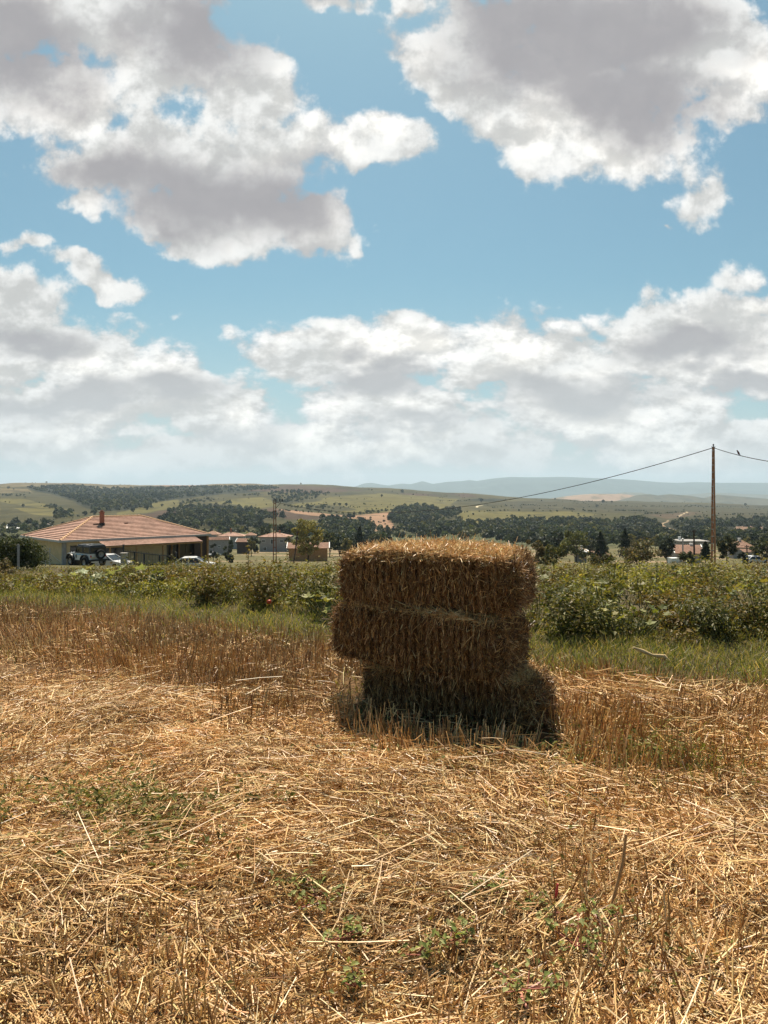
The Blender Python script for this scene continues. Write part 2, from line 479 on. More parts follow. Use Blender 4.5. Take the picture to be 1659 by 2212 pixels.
# ------------------------------------------------------------------ the farmed hills across the valley
OL, SUNNY, DARK, BROWN, PINK, TAN = (0.054, 0.048, 0.021), (0.102, 0.088, 0.031), (0.026, 0.027, 0.016), (0.064, 0.041, 0.027), (0.230, 0.140, 0.086), (0.125, 0.096, 0.048)
FIELDS = [
    (TAN, [(0, 1040), (600, 1040), (600, 1052), (440, 1053), (200, 1051), (0, 1052)]),
    (PINK, [(330, 1049), (440, 1046), (440, 1050), (345, 1053)]),
    (TAN, [(0, 1054), (60, 1056), (75, 1066), (0, 1072)]),
    (OL, [(0, 1066), (60, 1062), (120, 1070), (165, 1084), (190, 1102), (150, 1114), (100, 1132), (0, 1132)]),
    (SUNNY, [(0, 1076), (50, 1077), (110, 1092), (150, 1101), (140, 1104), (95, 1098), (0, 1085)]),
    (SUNNY, [(25, 1096), (110, 1100), (172, 1108), (120, 1116), (60, 1109)]),
    (DARK, [(60, 1056), (160, 1049), (440, 1052), (600, 1050), (600, 1060), (440, 1074), (345, 1088), (278, 1101), (225, 1104), (185, 1099), (159, 1083), (119, 1070)]),
    (TAN, [(203, 1051), (290, 1048), (290, 1053), (205, 1057)]),
    (PINK, [(214, 1070), (220, 1069), (220, 1072), (214, 1073)]), (PINK, [(245, 1069), (280, 1063), (300, 1060), (280, 1067), (250, 1071)]),
    (SUNNY, [(255, 1107), (278, 1102), (331, 1086), (439, 1072), (460, 1080), (397, 1092), (304, 1110), (251, 1114)]),
    (BROWN, [(460, 1090), (397, 1094), (304, 1112), (330, 1127), (370, 1114), (420, 1098)]),
    (OL, [(384, 1079), (490, 1067), (560, 1064), (580, 1074), (511, 1078), (455, 1083), (384, 1088)]),
    (SUNNY, [(452, 1086), (516, 1077), (569, 1073), (585, 1081), (598, 1092), (553, 1099), (532, 1098), (506, 1090), (471, 1088)]),
    (BROWN, [(532, 1060), (622, 1048), (740, 1053), (800, 1062), (700, 1066), (600, 1063)]),
    (OL, [(700, 1064), (830, 1058), (960, 1066), (860, 1067), (768, 1068), (715, 1074)]),
    (SUNNY, [(622, 1091), (675, 1084), (715, 1074), (823, 1066), (880, 1068), (990, 1078), (953, 1103), (861, 1104), (790, 1108), (715, 1106), (648, 1098)]),
    (OL, [(640, 1098), (690, 1090), (740, 1092), (770, 1101), (720, 1106), (660, 1103)]),
    (BROWN, [(553, 1102), (590, 1097), (648, 1103), (754, 1118), (700, 1122), (622, 1122), (569, 1108)]),
    (PINK, [(590, 1098), (650, 1104), (700, 1109), (760, 1114), (821, 1107), (867, 1102), (869, 1107), (847, 1113), (837, 1123), (850, 1134), (853, 1146), (816, 1148), (794, 1130), (775, 1122), (740, 1118), (690, 1115), (640, 1109)]),
    (BROWN, [(960, 1066), (1010, 1067), (1035, 1073), (1000, 1074)]),
    (BROWN, [(860, 1065), (930, 1067), (960, 1071), (900, 1071)]),
    (SUNNY, [(977, 1127), (995, 1105), (1032, 1102), (1112, 1104), (1260, 1105), (1290, 1112), (1240, 1123), (1125, 1122), (1032, 1132)]),
    (SUNNY, [(893, 1138), (953, 1124), (962, 1126), (905, 1140)]),
    (DARK, [(1000, 1080), (1060, 1076), (1100, 1079), (1060, 1084)]),
    ((0.052, 0.046, 0.023), [(1060, 1086), (1165, 1080), (1340, 1085), (1700, 1093), (1700, 1125), (1420, 1128), (1330, 1112), (1250, 1102), (1120, 1101)]),  # right plateau: cloud shadow carried as a darker field colour
    ((0.066, 0.060, 0.027), [(1300, 1109), (1390, 1108), (1395, 1122), (1310, 1121)]),
    ((0.078, 0.056, 0.034), [(1400, 1112), (1490, 1105), (1520, 1108), (1440, 1122)]),
    (DARK, [(1420, 1128), (1700, 1120), (1700, 1162), (1480, 1166)]),
    ((0.22, 0.145, 0.10), [(1573, 1149), (1591, 1137), (1641, 1135), (1653, 1143), (1611, 1155), (1576, 1158)]),
    ((0.26, 0.18, 0.11), [(1420, 1133), (1428, 1132), (1468, 1150), (1500, 1168), (1480, 1170), (1455, 1153)]),
    ((0.36, 0.28, 0.18), [(1463, 1114.5), (1484, 1105), (1486, 1106), (1466, 1115.5)]),
    ((0.30, 0.22, 0.14), [(1424, 1133), (1442, 1124), (1444, 1125.5), (1428, 1135)]),
    ((0.45, 0.38, 0.25), [(1029, 1095), (1040, 1090), (1042, 1091), (1031, 1097)]),
]
def hill_colour(X, Y, Z):
    px = CX + FPX * X / Y
    py = HOR + (EYE - Z) * FPX / Y
    wx = (fbm(X / 40, Y / 60, 21, 3) - 0.5); wy = (fbm(X / 50, Y / 70, 22, 3) - 0.5)
    px = px + wx * 14; py = py + wy * 3.2
    c = np.empty(X.shape + (3,)); c[:] = OL
    k = sstep(0.4, 0.65, fbm(X / 120, Y / 160, 23, 3))[..., None]
    c = c * (1 - k) + np.array((0.070, 0.060, 0.025)) * k
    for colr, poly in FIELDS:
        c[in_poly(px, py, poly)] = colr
    # bands of the ploughing and mowing, tufts
    band = 0.90 + 0.20 * fbm(X / 160, (Y + X * 0.25) / 14, 25, 2)
    spot = 0.86 + 0.28 * fbm(X / 12, Y / 18, 26, 3)
    c = c * (band * spot)[..., None]
    k = (sstep(0.62, 0.70, fbm(X / 25, Y / 40, 27, 3)) * 0.45)[..., None]
    c = c * (1 - k) + np.array(DARK) * k
    k = (1 - sstep(480, 640, Y))[..., None]
    return c * (1 - k) + np.array((0.07, 0.075, 0.035)) * k
r_far = np.concatenate([np.geomspace(500, 2600, 420), np.linspace(2640, 4200, 24)])
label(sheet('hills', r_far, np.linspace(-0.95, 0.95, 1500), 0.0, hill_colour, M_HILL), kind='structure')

def ridge_sheet(name, outline, Y, depth, colr, mat, base_y=1085, rough=0.25, seed=1, dots=None):
    """a range of hills: its crest follows outline (photo x, y) at Y metres, both flanks slope down"""
    ox = np.array([p[0] for p in outline], float); oy = np.array([p[1] for p in outline], float)
    xs = np.linspace(ox[0], ox[-1], 420)
    ys = np.interp(xs, ox, oy)
    rows = np.linspace(-1, 1, 40)
    PX, TT = np.meshgrid(xs, rows, indexing='xy')
    crest = EYE - (np.interp(PX, ox, oy) - HOR) / FPX * Y
    low = EYE - (base_y - HOR) / FPX * Y - 10
    Yd = Y + TT * depth
    X = (PX - CX) / FPX * Y
    prof = np.clip(1 - np.abs(TT) ** 1.3, 0, 1)
    ero = (fbm(X / (depth * .35), Yd / (depth * .35), seed, 4) - 0.5) * rough * (1 - prof) * prof * 4
    Z = low + (crest - low) * np.clip(prof + ero, 0, 1.0)
    b = Batch(); nr, nc = X.shape
    idx = np.arange(nr * nc).reshape(nr, nc)
    q = np.stack([idx[:-1, :-1], idx[:-1, 1:], idx[1:, 1:], idx[1:, :-1]], -1).reshape(-1, 4)
    cc = np.empty(X.shape + (3,)); cc[:] = colr
    cc *= (0.75 + 0.5 * fbm(X / (depth * .06), Yd / (depth * .06), seed + 9, 3))[..., None]
    if dots is not None:
        k = sstep(0.52, 0.58, fbm(X / (depth * .12), Yd / (depth * .1), seed + 19, 3))[..., None]
        cc = cc * (1 - k) + np.array(dots) * k
    b.add(np.stack([X, Yd, Z], -1).reshape(-1, 3), q, cc.reshape(-1, 3))
    return label(b.build(name, mat, smooth=True), kind='structure')
M_RIDGE = mat_attr('far_hill', 0.95, 0.05, 0)
ridge_sheet('far_hill', [(1120, 1086), (1190, 1077), (1230, 1071), (1260, 1068), (1284, 1066.5), (1345, 1067), (1400, 1074), (1480, 1088)], 4600, 500, (0.26, 0.17, 0.11), M_RIDGE, 1092, seed=3, dots=(0.15, 0.11, 0.06))
ridge_sheet('far_hill', [(1300, 1092), (1335, 1083), (1379, 1068.5), (1403, 1067.3), (1421, 1070), (1448, 1067.3), (1490, 1071), (1522, 1076), (1552, 1068.3), (1588, 1071.5), (1659, 1077.5), (1760, 1082), (1900, 1090)], 4100, 420, (0.085, 0.078, 0.05), M_RIDGE, 1096, seed=5, dots=(0.06, 0.06, 0.04))
ridge_sheet('far_hill', [(1400, 1080), (1474, 1069), (1507, 1067), (1537, 1064), (1582, 1065), (1600, 1067), (1659, 1068.5), (1800, 1070), (1900, 1080)], 6800, 500, (0.10, 0.10, 0.075), M_RIDGE, 1085, seed=7)
ridge_sheet('far_hill', [(1290, 1080), (1335, 1065.5), (1350, 1063), (1385, 1064), (1400, 1068), (1430, 1080)], 6300, 400, (0.10, 0.10, 0.075), M_RIDGE, 1085, seed=8)
ridge_sheet('mountains', [(690, 1068), (745, 1056), (768, 1050.5), (787, 1044), (803, 1042.6), (820, 1046), (839, 1048.6), (868, 1044.5), (887, 1045.8), (912, 1039), (935, 1045), (964, 1040.7), (995, 1039), (1014, 1036.5), (1030, 1038.6), (1059, 1034), (1085, 1031.5), (1104, 1030), (1140, 1031), (1165, 1031), (1207, 1030), (1240, 1031), (1284, 1032.6), (1330, 1034.5), (1373, 1037), (1424, 1041.6), (1463, 1043), (1501, 1041), (1550, 1042.6), (1659, 1042.5), (1800, 1040), (2100, 1046), (2400, 1060)],
            10500, 1500, (0.06, 0.075, 0.06), M_RIDGE, 1078, rough=0.5, seed=9)
# plain between the hills and the mountains
pb = Batch()
pb.add([(-9000, 4100, -130), (9000, 4100, -130), (16000, 14000, -130), (-16000, 14000, -130)], [(0, 1, 2, 3)], (0.14, 0.13, 0.08))
label(pb.build('plain', M_RIDGE), kind='structure')

# ------------------------------------------------------------------ stalks, blades and leaves (numpy)
def unit(a): return a / np.maximum(np.linalg.norm(a, axis=-1, keepdims=True), 1e-9)
def stalks(b, P, D, L, Wd, colr, bend=0.0, sides=3, taper=(1, 1, 1), bend_dir=None, mi=0, rng=RNG):
    """bent stalks: 3 rings of 3 corners (straw) or 2 corners (flat blade); colr (N,3)"""
    N = len(P)
    if N == 0: return
    D = unit(D)
    ref = unit(rng.normal(size=(N, 3)))
    S = unit(np.cross(D, ref)); T_ = np.cross(S, D)
    L = np.broadcast_to(L, (N,)); Wd = np.broadcast_to(Wd, (N,)); bend = np.broadcast_to(bend, (N,))
    B = T_ if bend_dir is None else bend_dir
    rings = []
    for t, tp in zip((0.0, 0.5, 1.0), taper):
        c = P + D * (L * t)[:, None] + B * (bend * L * t * t)[:, None]
        w = (Wd * 0.5 * tp)[:, None]
        if sides == 3:
            for k in range(3):
                a = 2 * math.pi * k / 3
                rings.append(c + (S * math.cos(a) + T_ * math.sin(a)) * w)
        else:
            rings.append(c - S * w); rings.append(c + S * w)
    V_ = np.stack(rings, 1)
    n = sides
    f = []
    for i in range(2):
        if n == 3:
            for k in range(3):
                k2 = (k + 1) % 3
                f.append((i * 3 + k, i * 3 + k2, i * 3 + 3 + k2, i * 3 + 3 + k))
        else:
            f.append((i * 2, i * 2 + 1, i * 2 + 3, i * 2 + 2))
    if n == 3: f.append((6, 7, 8, 8))
    f = [q for q in f if len(set(q)) == 4]
    f = np.array(f); nv = V_.shape[1]
    F = (f[None] + (np.arange(N) * nv)[:, None, None]).reshape(-1, 4)
    C = np.repeat(colr, nv, axis=0)
    b.add(V_.reshape(-1, 3), F, C, mi)
def leaves(b, P, N_, L, Wd, colr, fold=0.25, mi=0, rng=RNG):
    """pointed leaves, folded along the midrib; N_ = facing direction"""
    N = len(P)
    if N == 0: return
    N_ = unit(N_)
    S = unit(np.cross(N_, unit(rng.normal(size=(N, 3))))); T_ = np.cross(N_, S)
    L = np.broadcast_to(L, (N,))[:, None]; Wd = np.broadcast_to(Wd, (N,))[:, None]
    fo = np.broadcast_to(fold, (N,))[:, None]
    v0 = P - S * L * .5
    v2 = P + S * L * .5 - N_ * L * 0.15
    v1 = P + T_ * Wd * .5 + N_ * Wd * fo - S * L * .08
    v3 = P - T_ * Wd * .5 + N_ * Wd * fo - S * L * .08
    V_ = np.stack([v0, v1, v2, v3], 1)
    f = np.array([(0, 1, 2), (0, 2, 3)])
    F = (f[None] + (np.arange(N) * 4)[:, None, None]).reshape(-1, 3)
    b.add(V_.reshape(-1, 3), F, np.repeat(colr, 4, axis=0), mi)
def palette(n, cols, probs=None, jit=0.15, rng=RNG):
    cols = np.array(cols, float)
    i = rng.choice(len(cols), n, p=probs)
    k = 1 + rng.normal(0, jit, (n, 1))
    return np.clip(cols[i] * k * (1 + rng.normal(0, 0.04, (n, 3))), 0.004, 0.95)

STRAW = [(0.76, 0.51, 0.235), (0.63, 0.385, 0.155), (0.42, 0.232, 0.083), (0.80, 0.60, 0.33), (0.25, 0.125, 0.045)]
STRAWP = [0.34, 0.26, 0.16, 0.16, 0.08]
STUB = [(0.55, 0.345, 0.14), (0.41, 0.235, 0.09), (0.72, 0.50, 0.24), (0.24, 0.115, 0.044)]

# zones on the field: limits Y as a function of X (ahead of the camera)
def y_straw(X):  return np.interp(X, [-9, -3.6, -1.56, -0.43, 0.4, 1.2, 3.5, 9], [8.6, 6.9, 5.8, 5.25, 4.7, 4.35, 4.1, 3.6])      # loose straw ends, stubble begins
def y_grass(X):  return np.interp(X, [-12, -5.4, -2.4, -0.63, 1.42, 2.96, 9], [13.2, 10.3, 8.9, 7.7, 6.35, 5.9, 5.0])               # stubble ends, grass begins
def y_plants(X): return np.interp(X, [-14, -6.8, -3, -0.8, 1.84, 3.99, 9], [16.5, 13.0, 11.2, 9.6, 8.1, 7.7, 7.0])                     # grass ends, vegetable plot begins
def y_swath(X):  return np.interp(X, [0.9, 1.6, 2.4, 4.5], [5.75, 5.55, 5.35, 5.0])                                                   # second strip of straw, right of the bales
def in_view(X, Y, pad=0.5): return np.abs(X) < (0.53 * Y + pad)

# ------------------------------------------------------------------ loose straw
def scatter(n, y0, y1, power=1.0, pad=1.2):
    """points on the ground in front of the camera, denser close by"""
    u = RNG.random(n)
    Y = (y0 ** (1 - power) + u * (y1 ** (1 - power) - y0 ** (1 - power))) ** (1 / (1 - power)) if power != 1 else y0 * (y1 / y0) ** u
    X = (RNG.random(n) * 2 - 1) * (0.53 * Y + pad)
    return X, Y
bs = Batch()
def lay_straw(n, y0, y1, power, lens, wid, lift, tilt, keep=None, flat=False, cols=STRAW, probs=STRAWP, dirbias=0.55):
    X, Y = scatter(n, y0, y1, power)
    if keep is not None:
        k = keep(X, Y); X, Y = X[k], Y[k]
    n = len(X)
    heap = fbm(X * 1.3, Y * 1.3, 41, 3)
    Z = ground_z(X, Y) + RNG.random(n) ** 1.5 * lift * (0.2 + 2.2 * sstep(.3, .75, heap))
    # swaths of straw lie in drifting directions
    base = (fbm(X * 0.8, Y * 0.8, 43, 2) - 0.5) * 5.0
    ang = np.where(RNG.random(n) < dirbias, base + RNG.normal(0, 0.55, n), RNG.random(n) * 6.283)
    el = RNG.normal(0.02, tilt, n)
    D = np.stack([np.cos(ang) * np.cos(el), np.sin(ang) * np.cos(el), np.sin(el)], 1)
    L = np.clip(RNG.lognormal(math.log(lens), 0.55, n), 0.02, lens * 2.3)
    P = np.stack([X, Y, Z], 1) - D * (L * .5)[:, None] + np.array([0, 0, 0.006])
    P[:, 2] += np.abs(D[:, 2]) * L * 0.35
    tone = (0.72 + 0.56 * fbm(X * 1.6, Y * 1.6, 47, 3))[:, None]
    stalks(bs, P, D, L, wid * RNG.uniform(0.6, 1.35, n), palette(n, cols, probs) * tone, RNG.normal(0, 0.10, n), 2 if flat else 3)
thin = lambda X, Y: RNG.random(len(X)) < np.where(fbm(X * 1.1, Y * 1.1, 53, 3) > 0.40, 1.0, 0.45) * (1 - .55 * np.exp(-(((X + 1.2) / .6) ** 2 + ((Y - 3.5) / .3) ** 2)))
# ground left almost bare in front of the bales: about half a metre before the front of the bottom one
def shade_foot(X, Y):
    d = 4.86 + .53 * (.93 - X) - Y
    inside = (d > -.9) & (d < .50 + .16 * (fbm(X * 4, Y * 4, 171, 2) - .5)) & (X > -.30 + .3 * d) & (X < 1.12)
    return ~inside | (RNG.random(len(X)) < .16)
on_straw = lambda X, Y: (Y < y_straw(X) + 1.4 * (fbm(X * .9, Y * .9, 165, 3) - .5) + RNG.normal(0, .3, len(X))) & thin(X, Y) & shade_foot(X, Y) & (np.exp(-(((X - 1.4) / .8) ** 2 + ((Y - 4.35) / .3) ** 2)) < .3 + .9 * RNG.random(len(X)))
strip = lambda X, Y: (np.abs(Y - y_swath(X)) < 0.22 + 0.10 * RNG.normal(size=len(X))) & (X > 0.9)
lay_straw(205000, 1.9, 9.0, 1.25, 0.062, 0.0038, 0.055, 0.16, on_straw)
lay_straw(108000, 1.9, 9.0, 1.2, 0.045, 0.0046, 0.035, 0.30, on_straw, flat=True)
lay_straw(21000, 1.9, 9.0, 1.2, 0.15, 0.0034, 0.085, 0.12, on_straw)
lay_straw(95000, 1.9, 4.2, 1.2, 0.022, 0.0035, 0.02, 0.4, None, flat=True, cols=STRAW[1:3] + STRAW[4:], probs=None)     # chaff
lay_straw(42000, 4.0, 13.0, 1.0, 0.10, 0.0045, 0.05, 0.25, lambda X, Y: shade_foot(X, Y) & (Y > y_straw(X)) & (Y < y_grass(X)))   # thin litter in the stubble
lay_straw(24000, 4.5, 6.4, 1.0, 0.12, 0.0042, 0.09, 0.10, strip, dirbias=0.9)
label(bs.build('loose_straw', M_STRAW), kind='stuff')

# ------------------------------------------------------------------ stubble in drill rows
bb = Batch()
ROW = math.radians(-29)
def stubble(n, keep, h, hs, w, cols, y0, y1, lean=0.14):
    X, Y = scatter(n, y0, y1, 1.0)
    # snap to rows, then into tufts
    ca, sa = math.cos(ROW), math.sin(ROW)
    a = X * ca + Y * sa; c = -X * sa + Y * ca
    c = np.round(c / 0.15) * 0.15 + RNG.normal(0, 0.016, n)
    a = np.where(RNG.random(n) < .75, np.round(a / 0.055) * 0.055 + RNG.normal(0, 0.010, n), a)
    X, Y = a * ca - c * sa, a * sa + c * ca
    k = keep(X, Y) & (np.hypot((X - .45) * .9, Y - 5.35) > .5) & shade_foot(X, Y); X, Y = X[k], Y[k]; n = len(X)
    Z = ground_z(X, Y) - 0.01
    drift = fbm(X * 1.2, Y * 1.2, 61, 2) - 0.5
    D = np.stack([RNG.normal(0, lean, n) + drift * 0.9, RNG.normal(0, lean, n) + (fbm(X * 1.2, Y * 1.2, 62, 2) - .5) * .6, np.ones(n)], 1)
    hh = np.clip(h * (0.65 + 0.7 * fbm(X * 2.2, Y * 2.2, 63, 2)) + RNG.normal(0, hs, n), 0.03, 0.4)
    tone = (0.7 + 0.6 * fbm(X * 0.9, Y * 0.9, 64, 2))[:, None]
    stalks(bb, np.stack([X, Y, Z], 1), D, hh, w * RNG.uniform(.7, 1.3, n), palette(n, cols) * tone, RNG.normal(0, .06, n), 3)
stubble(70000, lambda X, Y: (Y > y_straw(X) + 1.3 * (fbm(X * 1.1, Y * 1.1, 65, 3) - .5) + RNG.normal(0, .22, len(X))) & (Y < y_grass(X) + RNG.normal(0, .25, len(X))) & (RNG.random(len(X)) < np.where(np.abs(Y - y_swath(X)) < .2, np.where(X > .9, .15, 1), 1)),
        0.15, 0.03, 0.0052, STUB, 3.6, 14.0, 0.2)
stubble(12000, lambda X, Y: (Y < y_straw(X)) & (fbm(X * .9, Y * .9, 66, 2) > .50), 0.085, 0.03, 0.0052, STUB + STRAW[:2], 2.0, 8.0, 0.3)
stubble(2500, lambda X, Y: (Y < 4.6) & (X > .5) & (fbm(X * 1.1, Y * 1.1, 67, 2) > .45), 0.13, 0.05, 0.0058, STUB + STRAW[:4], 2.0, 4.6, 0.35)
label(bb.build('stubble', M_STRAW), kind='stuff')

# ------------------------------------------------------------------ grass strip and low weeds
bg_ = Batch()
GR = [(0.145, 0.155, 0.043), (0.20, 0.195, 0.06), (0.095, 0.11, 0.034), (0.28, 0.22, 0.085), (0.40, 0.30, 0.14)]
def grass(n, keep, h, w, y0, y1, cols=GR, probs=(.26, .22, .16, .17, .19)):
    X, Y = scatter(n, y0, y1, 1.0)
    k = keep(X, Y) & (np.hypot((X - .45) * .9, Y - 5.35) > .42); X, Y = X[k], Y[k]; n = len(X)
    Z = ground_z(X, Y) - 0.005
    D = np.stack([RNG.normal(0, .45, n), RNG.normal(0, .45, n), np.ones(n)], 1)
    hh = h * RNG.uniform(.4, 1.3, n) * (0.45 + 1.1 * fbm(X * 1.5, Y * 1.5, 71, 3))
    bd = unit(np.stack([RNG.normal(size=n), RNG.normal(size=n), np.full(n, -.5)], 1))
    tone = (0.7 + .6 * fbm(X * 1.1, Y * 1.1, 72, 2))[:, None]
    stalks(bg_, np.stack([X, Y, Z], 1), D, hh, w * RNG.uniform(.6, 1.4, n), palette(n, cols, probs) * tone, np.abs(RNG.normal(0.25, .25, n)), 2, (1, .85, .12), bd)
soft = lambda a, s: a + RNG.normal(0, s, len(a))
grass(118000, lambda X, Y: (Y > soft(y_grass(X), .35)) & (Y < soft(y_plants(X), .3) + .5), 0.115, 0.0070, 5.0, 17.0)
grass(16000, lambda X, Y: (Y > y_straw(X)) & (Y < y_grass(X)) & (fbm(X * 1.2, Y * 1.2, 73, 2) > .50), 0.11, 0.006, 4.0, 12)
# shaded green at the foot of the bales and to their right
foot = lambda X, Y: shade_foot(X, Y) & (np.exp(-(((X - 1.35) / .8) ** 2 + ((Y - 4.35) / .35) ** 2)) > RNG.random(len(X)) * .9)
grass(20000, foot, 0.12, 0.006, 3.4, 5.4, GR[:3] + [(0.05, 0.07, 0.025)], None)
label(bg_.build('grass', M_GRASS), kind='stuff')

bw = Batch()
WD = [(0.135, 0.13, 0.040), (0.095, 0.098, 0.030), (0.19, 0.175, 0.058), (0.26, 0.23, 0.10)]
def low_weeds(n, keep, y0, y1, size, h):
    X, Y = scatter(n, y0, y1, 1.2)
    k = keep(X, Y); X, Y = X[k], Y[k]; n = len(X)
    Z = ground_z(X, Y) + RNG.random(n) * h + .01
    N_ = np.stack([RNG.normal(0, .5, n), RNG.normal(0, .5, n), np.ones(n)], 1)
    L = size * RNG.uniform(.5, 1.4, n)
    leaves(bw, np.stack([X, Y, Z], 1), N_, L, L * RNG.uniform(.3, .6, n), palette(n, WD), RNG.uniform(0, .3, n))
patch = lambda cx, cy, rx, ry, d=1.0: (lambda X, Y: np.exp(-(((X - cx) / rx) ** 2 + ((Y - cy) / ry) ** 2)) * d * sstep(.38, .6, fbm(X * 3, Y * 3, 81, 2)) > RNG.random(len(X)))
low_weeds(80000, patch(-1.2, 3.5, .7, .36), 2.4, 5, 0.032, .13)
low_weeds(9000, patch(-1.5, 2.75, .5, .35, .6), 2.1, 4, 0.028, .08)
low_weeds(34000, patch(1.4, 4.3, .85, .32), 3.2, 5.5, 0.034, .13)
low_weeds(22000, patch(0.6, 4.55, .75, .3), 3.8, 5.3, 0.032, .07)
low_weeds(9000, patch(-0.8, 5.6, .5, .3, .7), 4.6, 7, 0.034, .06)
low_weeds(20000, lambda X, Y: (fbm(X * 1.7, Y * 1.7, 82, 3) > .57) & (RNG.random(len(X)) < .35), 2.0, 5, 0.022, .07)
low_weeds(9000, lambda X, Y: (Y > y_straw(X)) & (Y < y_grass(X)) & (fbm(X * 1.3, Y * 1.3, 83, 2) > .5), 4, 12, 0.035, .08)
label(bw.build('low_weeds', M_WEED), kind='stuff')

# ------------------------------------------------------------------ the vegetable plot
VEG = {'tomato': [(0.096, 0.097, 0.025), (0.070, 0.074, 0.020), (0.138, 0.123, 0.037), (0.189, 0.153, 0.051)],
       'dry':    [(0.158, 0.107, 0.034), (0.110, 0.071, 0.024), (0.230, 0.168, 0.060), (0.095, 0.084, 0.023)],
       'lime':   [(0.210, 0.195, 0.037), (0.283, 0.246, 0.056), (0.147, 0.143, 0.030), (0.378, 0.326, 0.113)],
       'grey':   [(0.110, 0.107, 0.039), (0.084, 0.087, 0.032), (0.163, 0.148, 0.060)]}
def bush(bl, bst, x, y, r, h, n, kind, leaf, rng=RNG, stems=5, z=None):
    """one plant: stems fanning up from the root, leaves in clumps around them"""
    z = gz(x, y) if z is None else z
    ns = stems
    a = rng.random(ns) * 6.283; rr = r * np.sqrt(rng.random(ns)) * .9
    tips = np.stack([x + np.cos(a) * rr, y + np.sin(a) * rr, z + h * rng.uniform(.6, 1.05, ns)], 1)
    P0 = np.array([[x, y, z - .02]]) + rng.normal(0, .02, (ns, 3)) * (1, 1, 0)
    L = np.linalg.norm(tips - P0, axis=1)
    stalks(bst, P0, tips - P0, L, .010 * (h / .6), palette(ns, [(0.10, 0.10, 0.04), (0.13, 0.09, 0.05)], rng=rng), .05, 3, (1, .7, .3), rng=rng)
    k = rng.integers(0, ns, n); t = rng.beta(2.2, 1.1, n)
    P = P0[k] + (tips - P0)[k] * t[:, None] + rng.normal(0, 1, (n, 3)) * np.array([r * .36, r * .36, h * .12])
    P[:, 2] = np.maximum(P[:, 2], z + .02)
    N_ = (P - np.array([x, y, z + h * .3])) * np.array([1, 1, 1.2]); N_ = unit(N_) + rng.normal(0, .55, (n, 3)) + np.array([0, 0, .45])
    Ls = leaf * rng.uniform(.5, 1.4, n)
    leaves(bl, P, N_, Ls, Ls * rng.uniform(.35, .6, n), palette(n, VEG[kind], rng=rng), rng.uniform(0, .3, n), rng=rng)
def squash_leaves(bl, bst, x, y, r, h, n, cols, size=.17, rng=RNG):
    """broad five-lobed leaves, each on its own stalk"""
    z = gz(x, y)
    for _ in range(n):
        a = rng.random() * 6.283; rr = r * math.sqrt(rng.random())
        top = np.array([x + math.cos(a) * rr, y + math.sin(a) * rr, z + h * rng.uniform(.5, 1.05)])
        base = np.array([x + math.cos(a) * rr * .4, y + math.sin(a) * rr * .4, z])
        stalks(bst, base[None], (top - base)[None], np.array([np.linalg.norm(top - base)]), .012, np.array([[.14, .15, .06]]), .02, 3, (1, .9, .7), rng=rng)
        nrm = Vector((rng.normal(0, .45), rng.normal(0, .45) - .15, 1)).normalized()
        s = nrm.orthogonal().normalized(); s.rotate(Matrix.Rotation(rng.random() * 6.283, 3, nrm)); t = nrm.cross(s)
        R_ = size * rng.uniform(.6, 1.25) * .5
        prof = [1.0, .62, .95, .55, .8, .35, .8, .55, .95, .62]
        ring = []
        for i, p in enumerate(prof):
            aa = 2 * math.pi * i / 10
            ring.append(tuple(Vector(top) + (s * math.cos(aa) + t * math.sin(aa)) * R_ * p + nrm * R_ * (.30 if i % 2 == 0 else .05) * rng.uniform(.3, 1.2)))
        c = palette(1, cols, rng=rng)[0]
        bl.add([tuple(top)] + ring, [(0, 1 + i, 1 + (i + 1) % 10) for i in range(10)], c)

vf, vs = Batch(), Batch()
nb = 0
while nb < 820:
    Y = 7.0 * (46 / 7.0) ** RNG.random(); X = (RNG.random() * 2 - 1) * (.56 * Y + 1.3)
    e = float(y_plants(np.array([X]))[0])
    if Y < e + .25: continue
    nb += 1
    q_ = float(fbm(np.array([X * .55]), np.array([Y * .45]), 191, 2)[0]) + RNG.normal(0, .07)
    kind = 'dry' if q_ < .40 else 'grey' if q_ < .47 else 'tomato' if q_ < .57 else 'lime'
    t = float(vnoise(np.array([X * .35]), np.array([Y * .35]), 91)[0])
    px = CX + FPX * X / Y
    lowk = float(sstep(330, 190, np.array([px]))[0]) if False else min(1, max(0, (330 - px) / 140))
    if px < 330: kind = RNG.choice(['dry', 'tomato', 'lime'], p=(.5, .32, .18))
    hh = (RNG.choice([RNG.uniform(.25, .42), RNG.uniform(.42, .66)], p=(.35, .65)) * (.75 + .5 * t)) * (1 - lowk) + RNG.uniform(.24, .40) * lowk
    if 215 < px < 470: hh *= 1.16
    hh *= .95 * min(1.0, .42 + .2 * (Y - e))
    hh *= RNG.uniform(.8, 1.12)
    bush(vf, vs, X, Y, RNG.uniform(.16, .36) * (1 + Y * .014), hh, int(np.clip(330 - Y * 6, 80, 330)), kind, .052 + Y * .0009, stems=4)
for _ in range(150):                                   # low growth creeping out over the grass edge
    Y = RNG.uniform(6.9, 16); X = (RNG.random() * 2 - 1) * (.56 * Y + 1)
    Y = float(y_plants(np.array([X]))[0]) + RNG.uniform(-.35, .9)
    bush(vf, vs, X, Y, RNG.uniform(.14, .3), RNG.uniform(.12, .30), 110, RNG.choice(['lime', 'tomato', 'dry', 'grey'], p=(.34, .3, .2, .16)), .05, stems=4)
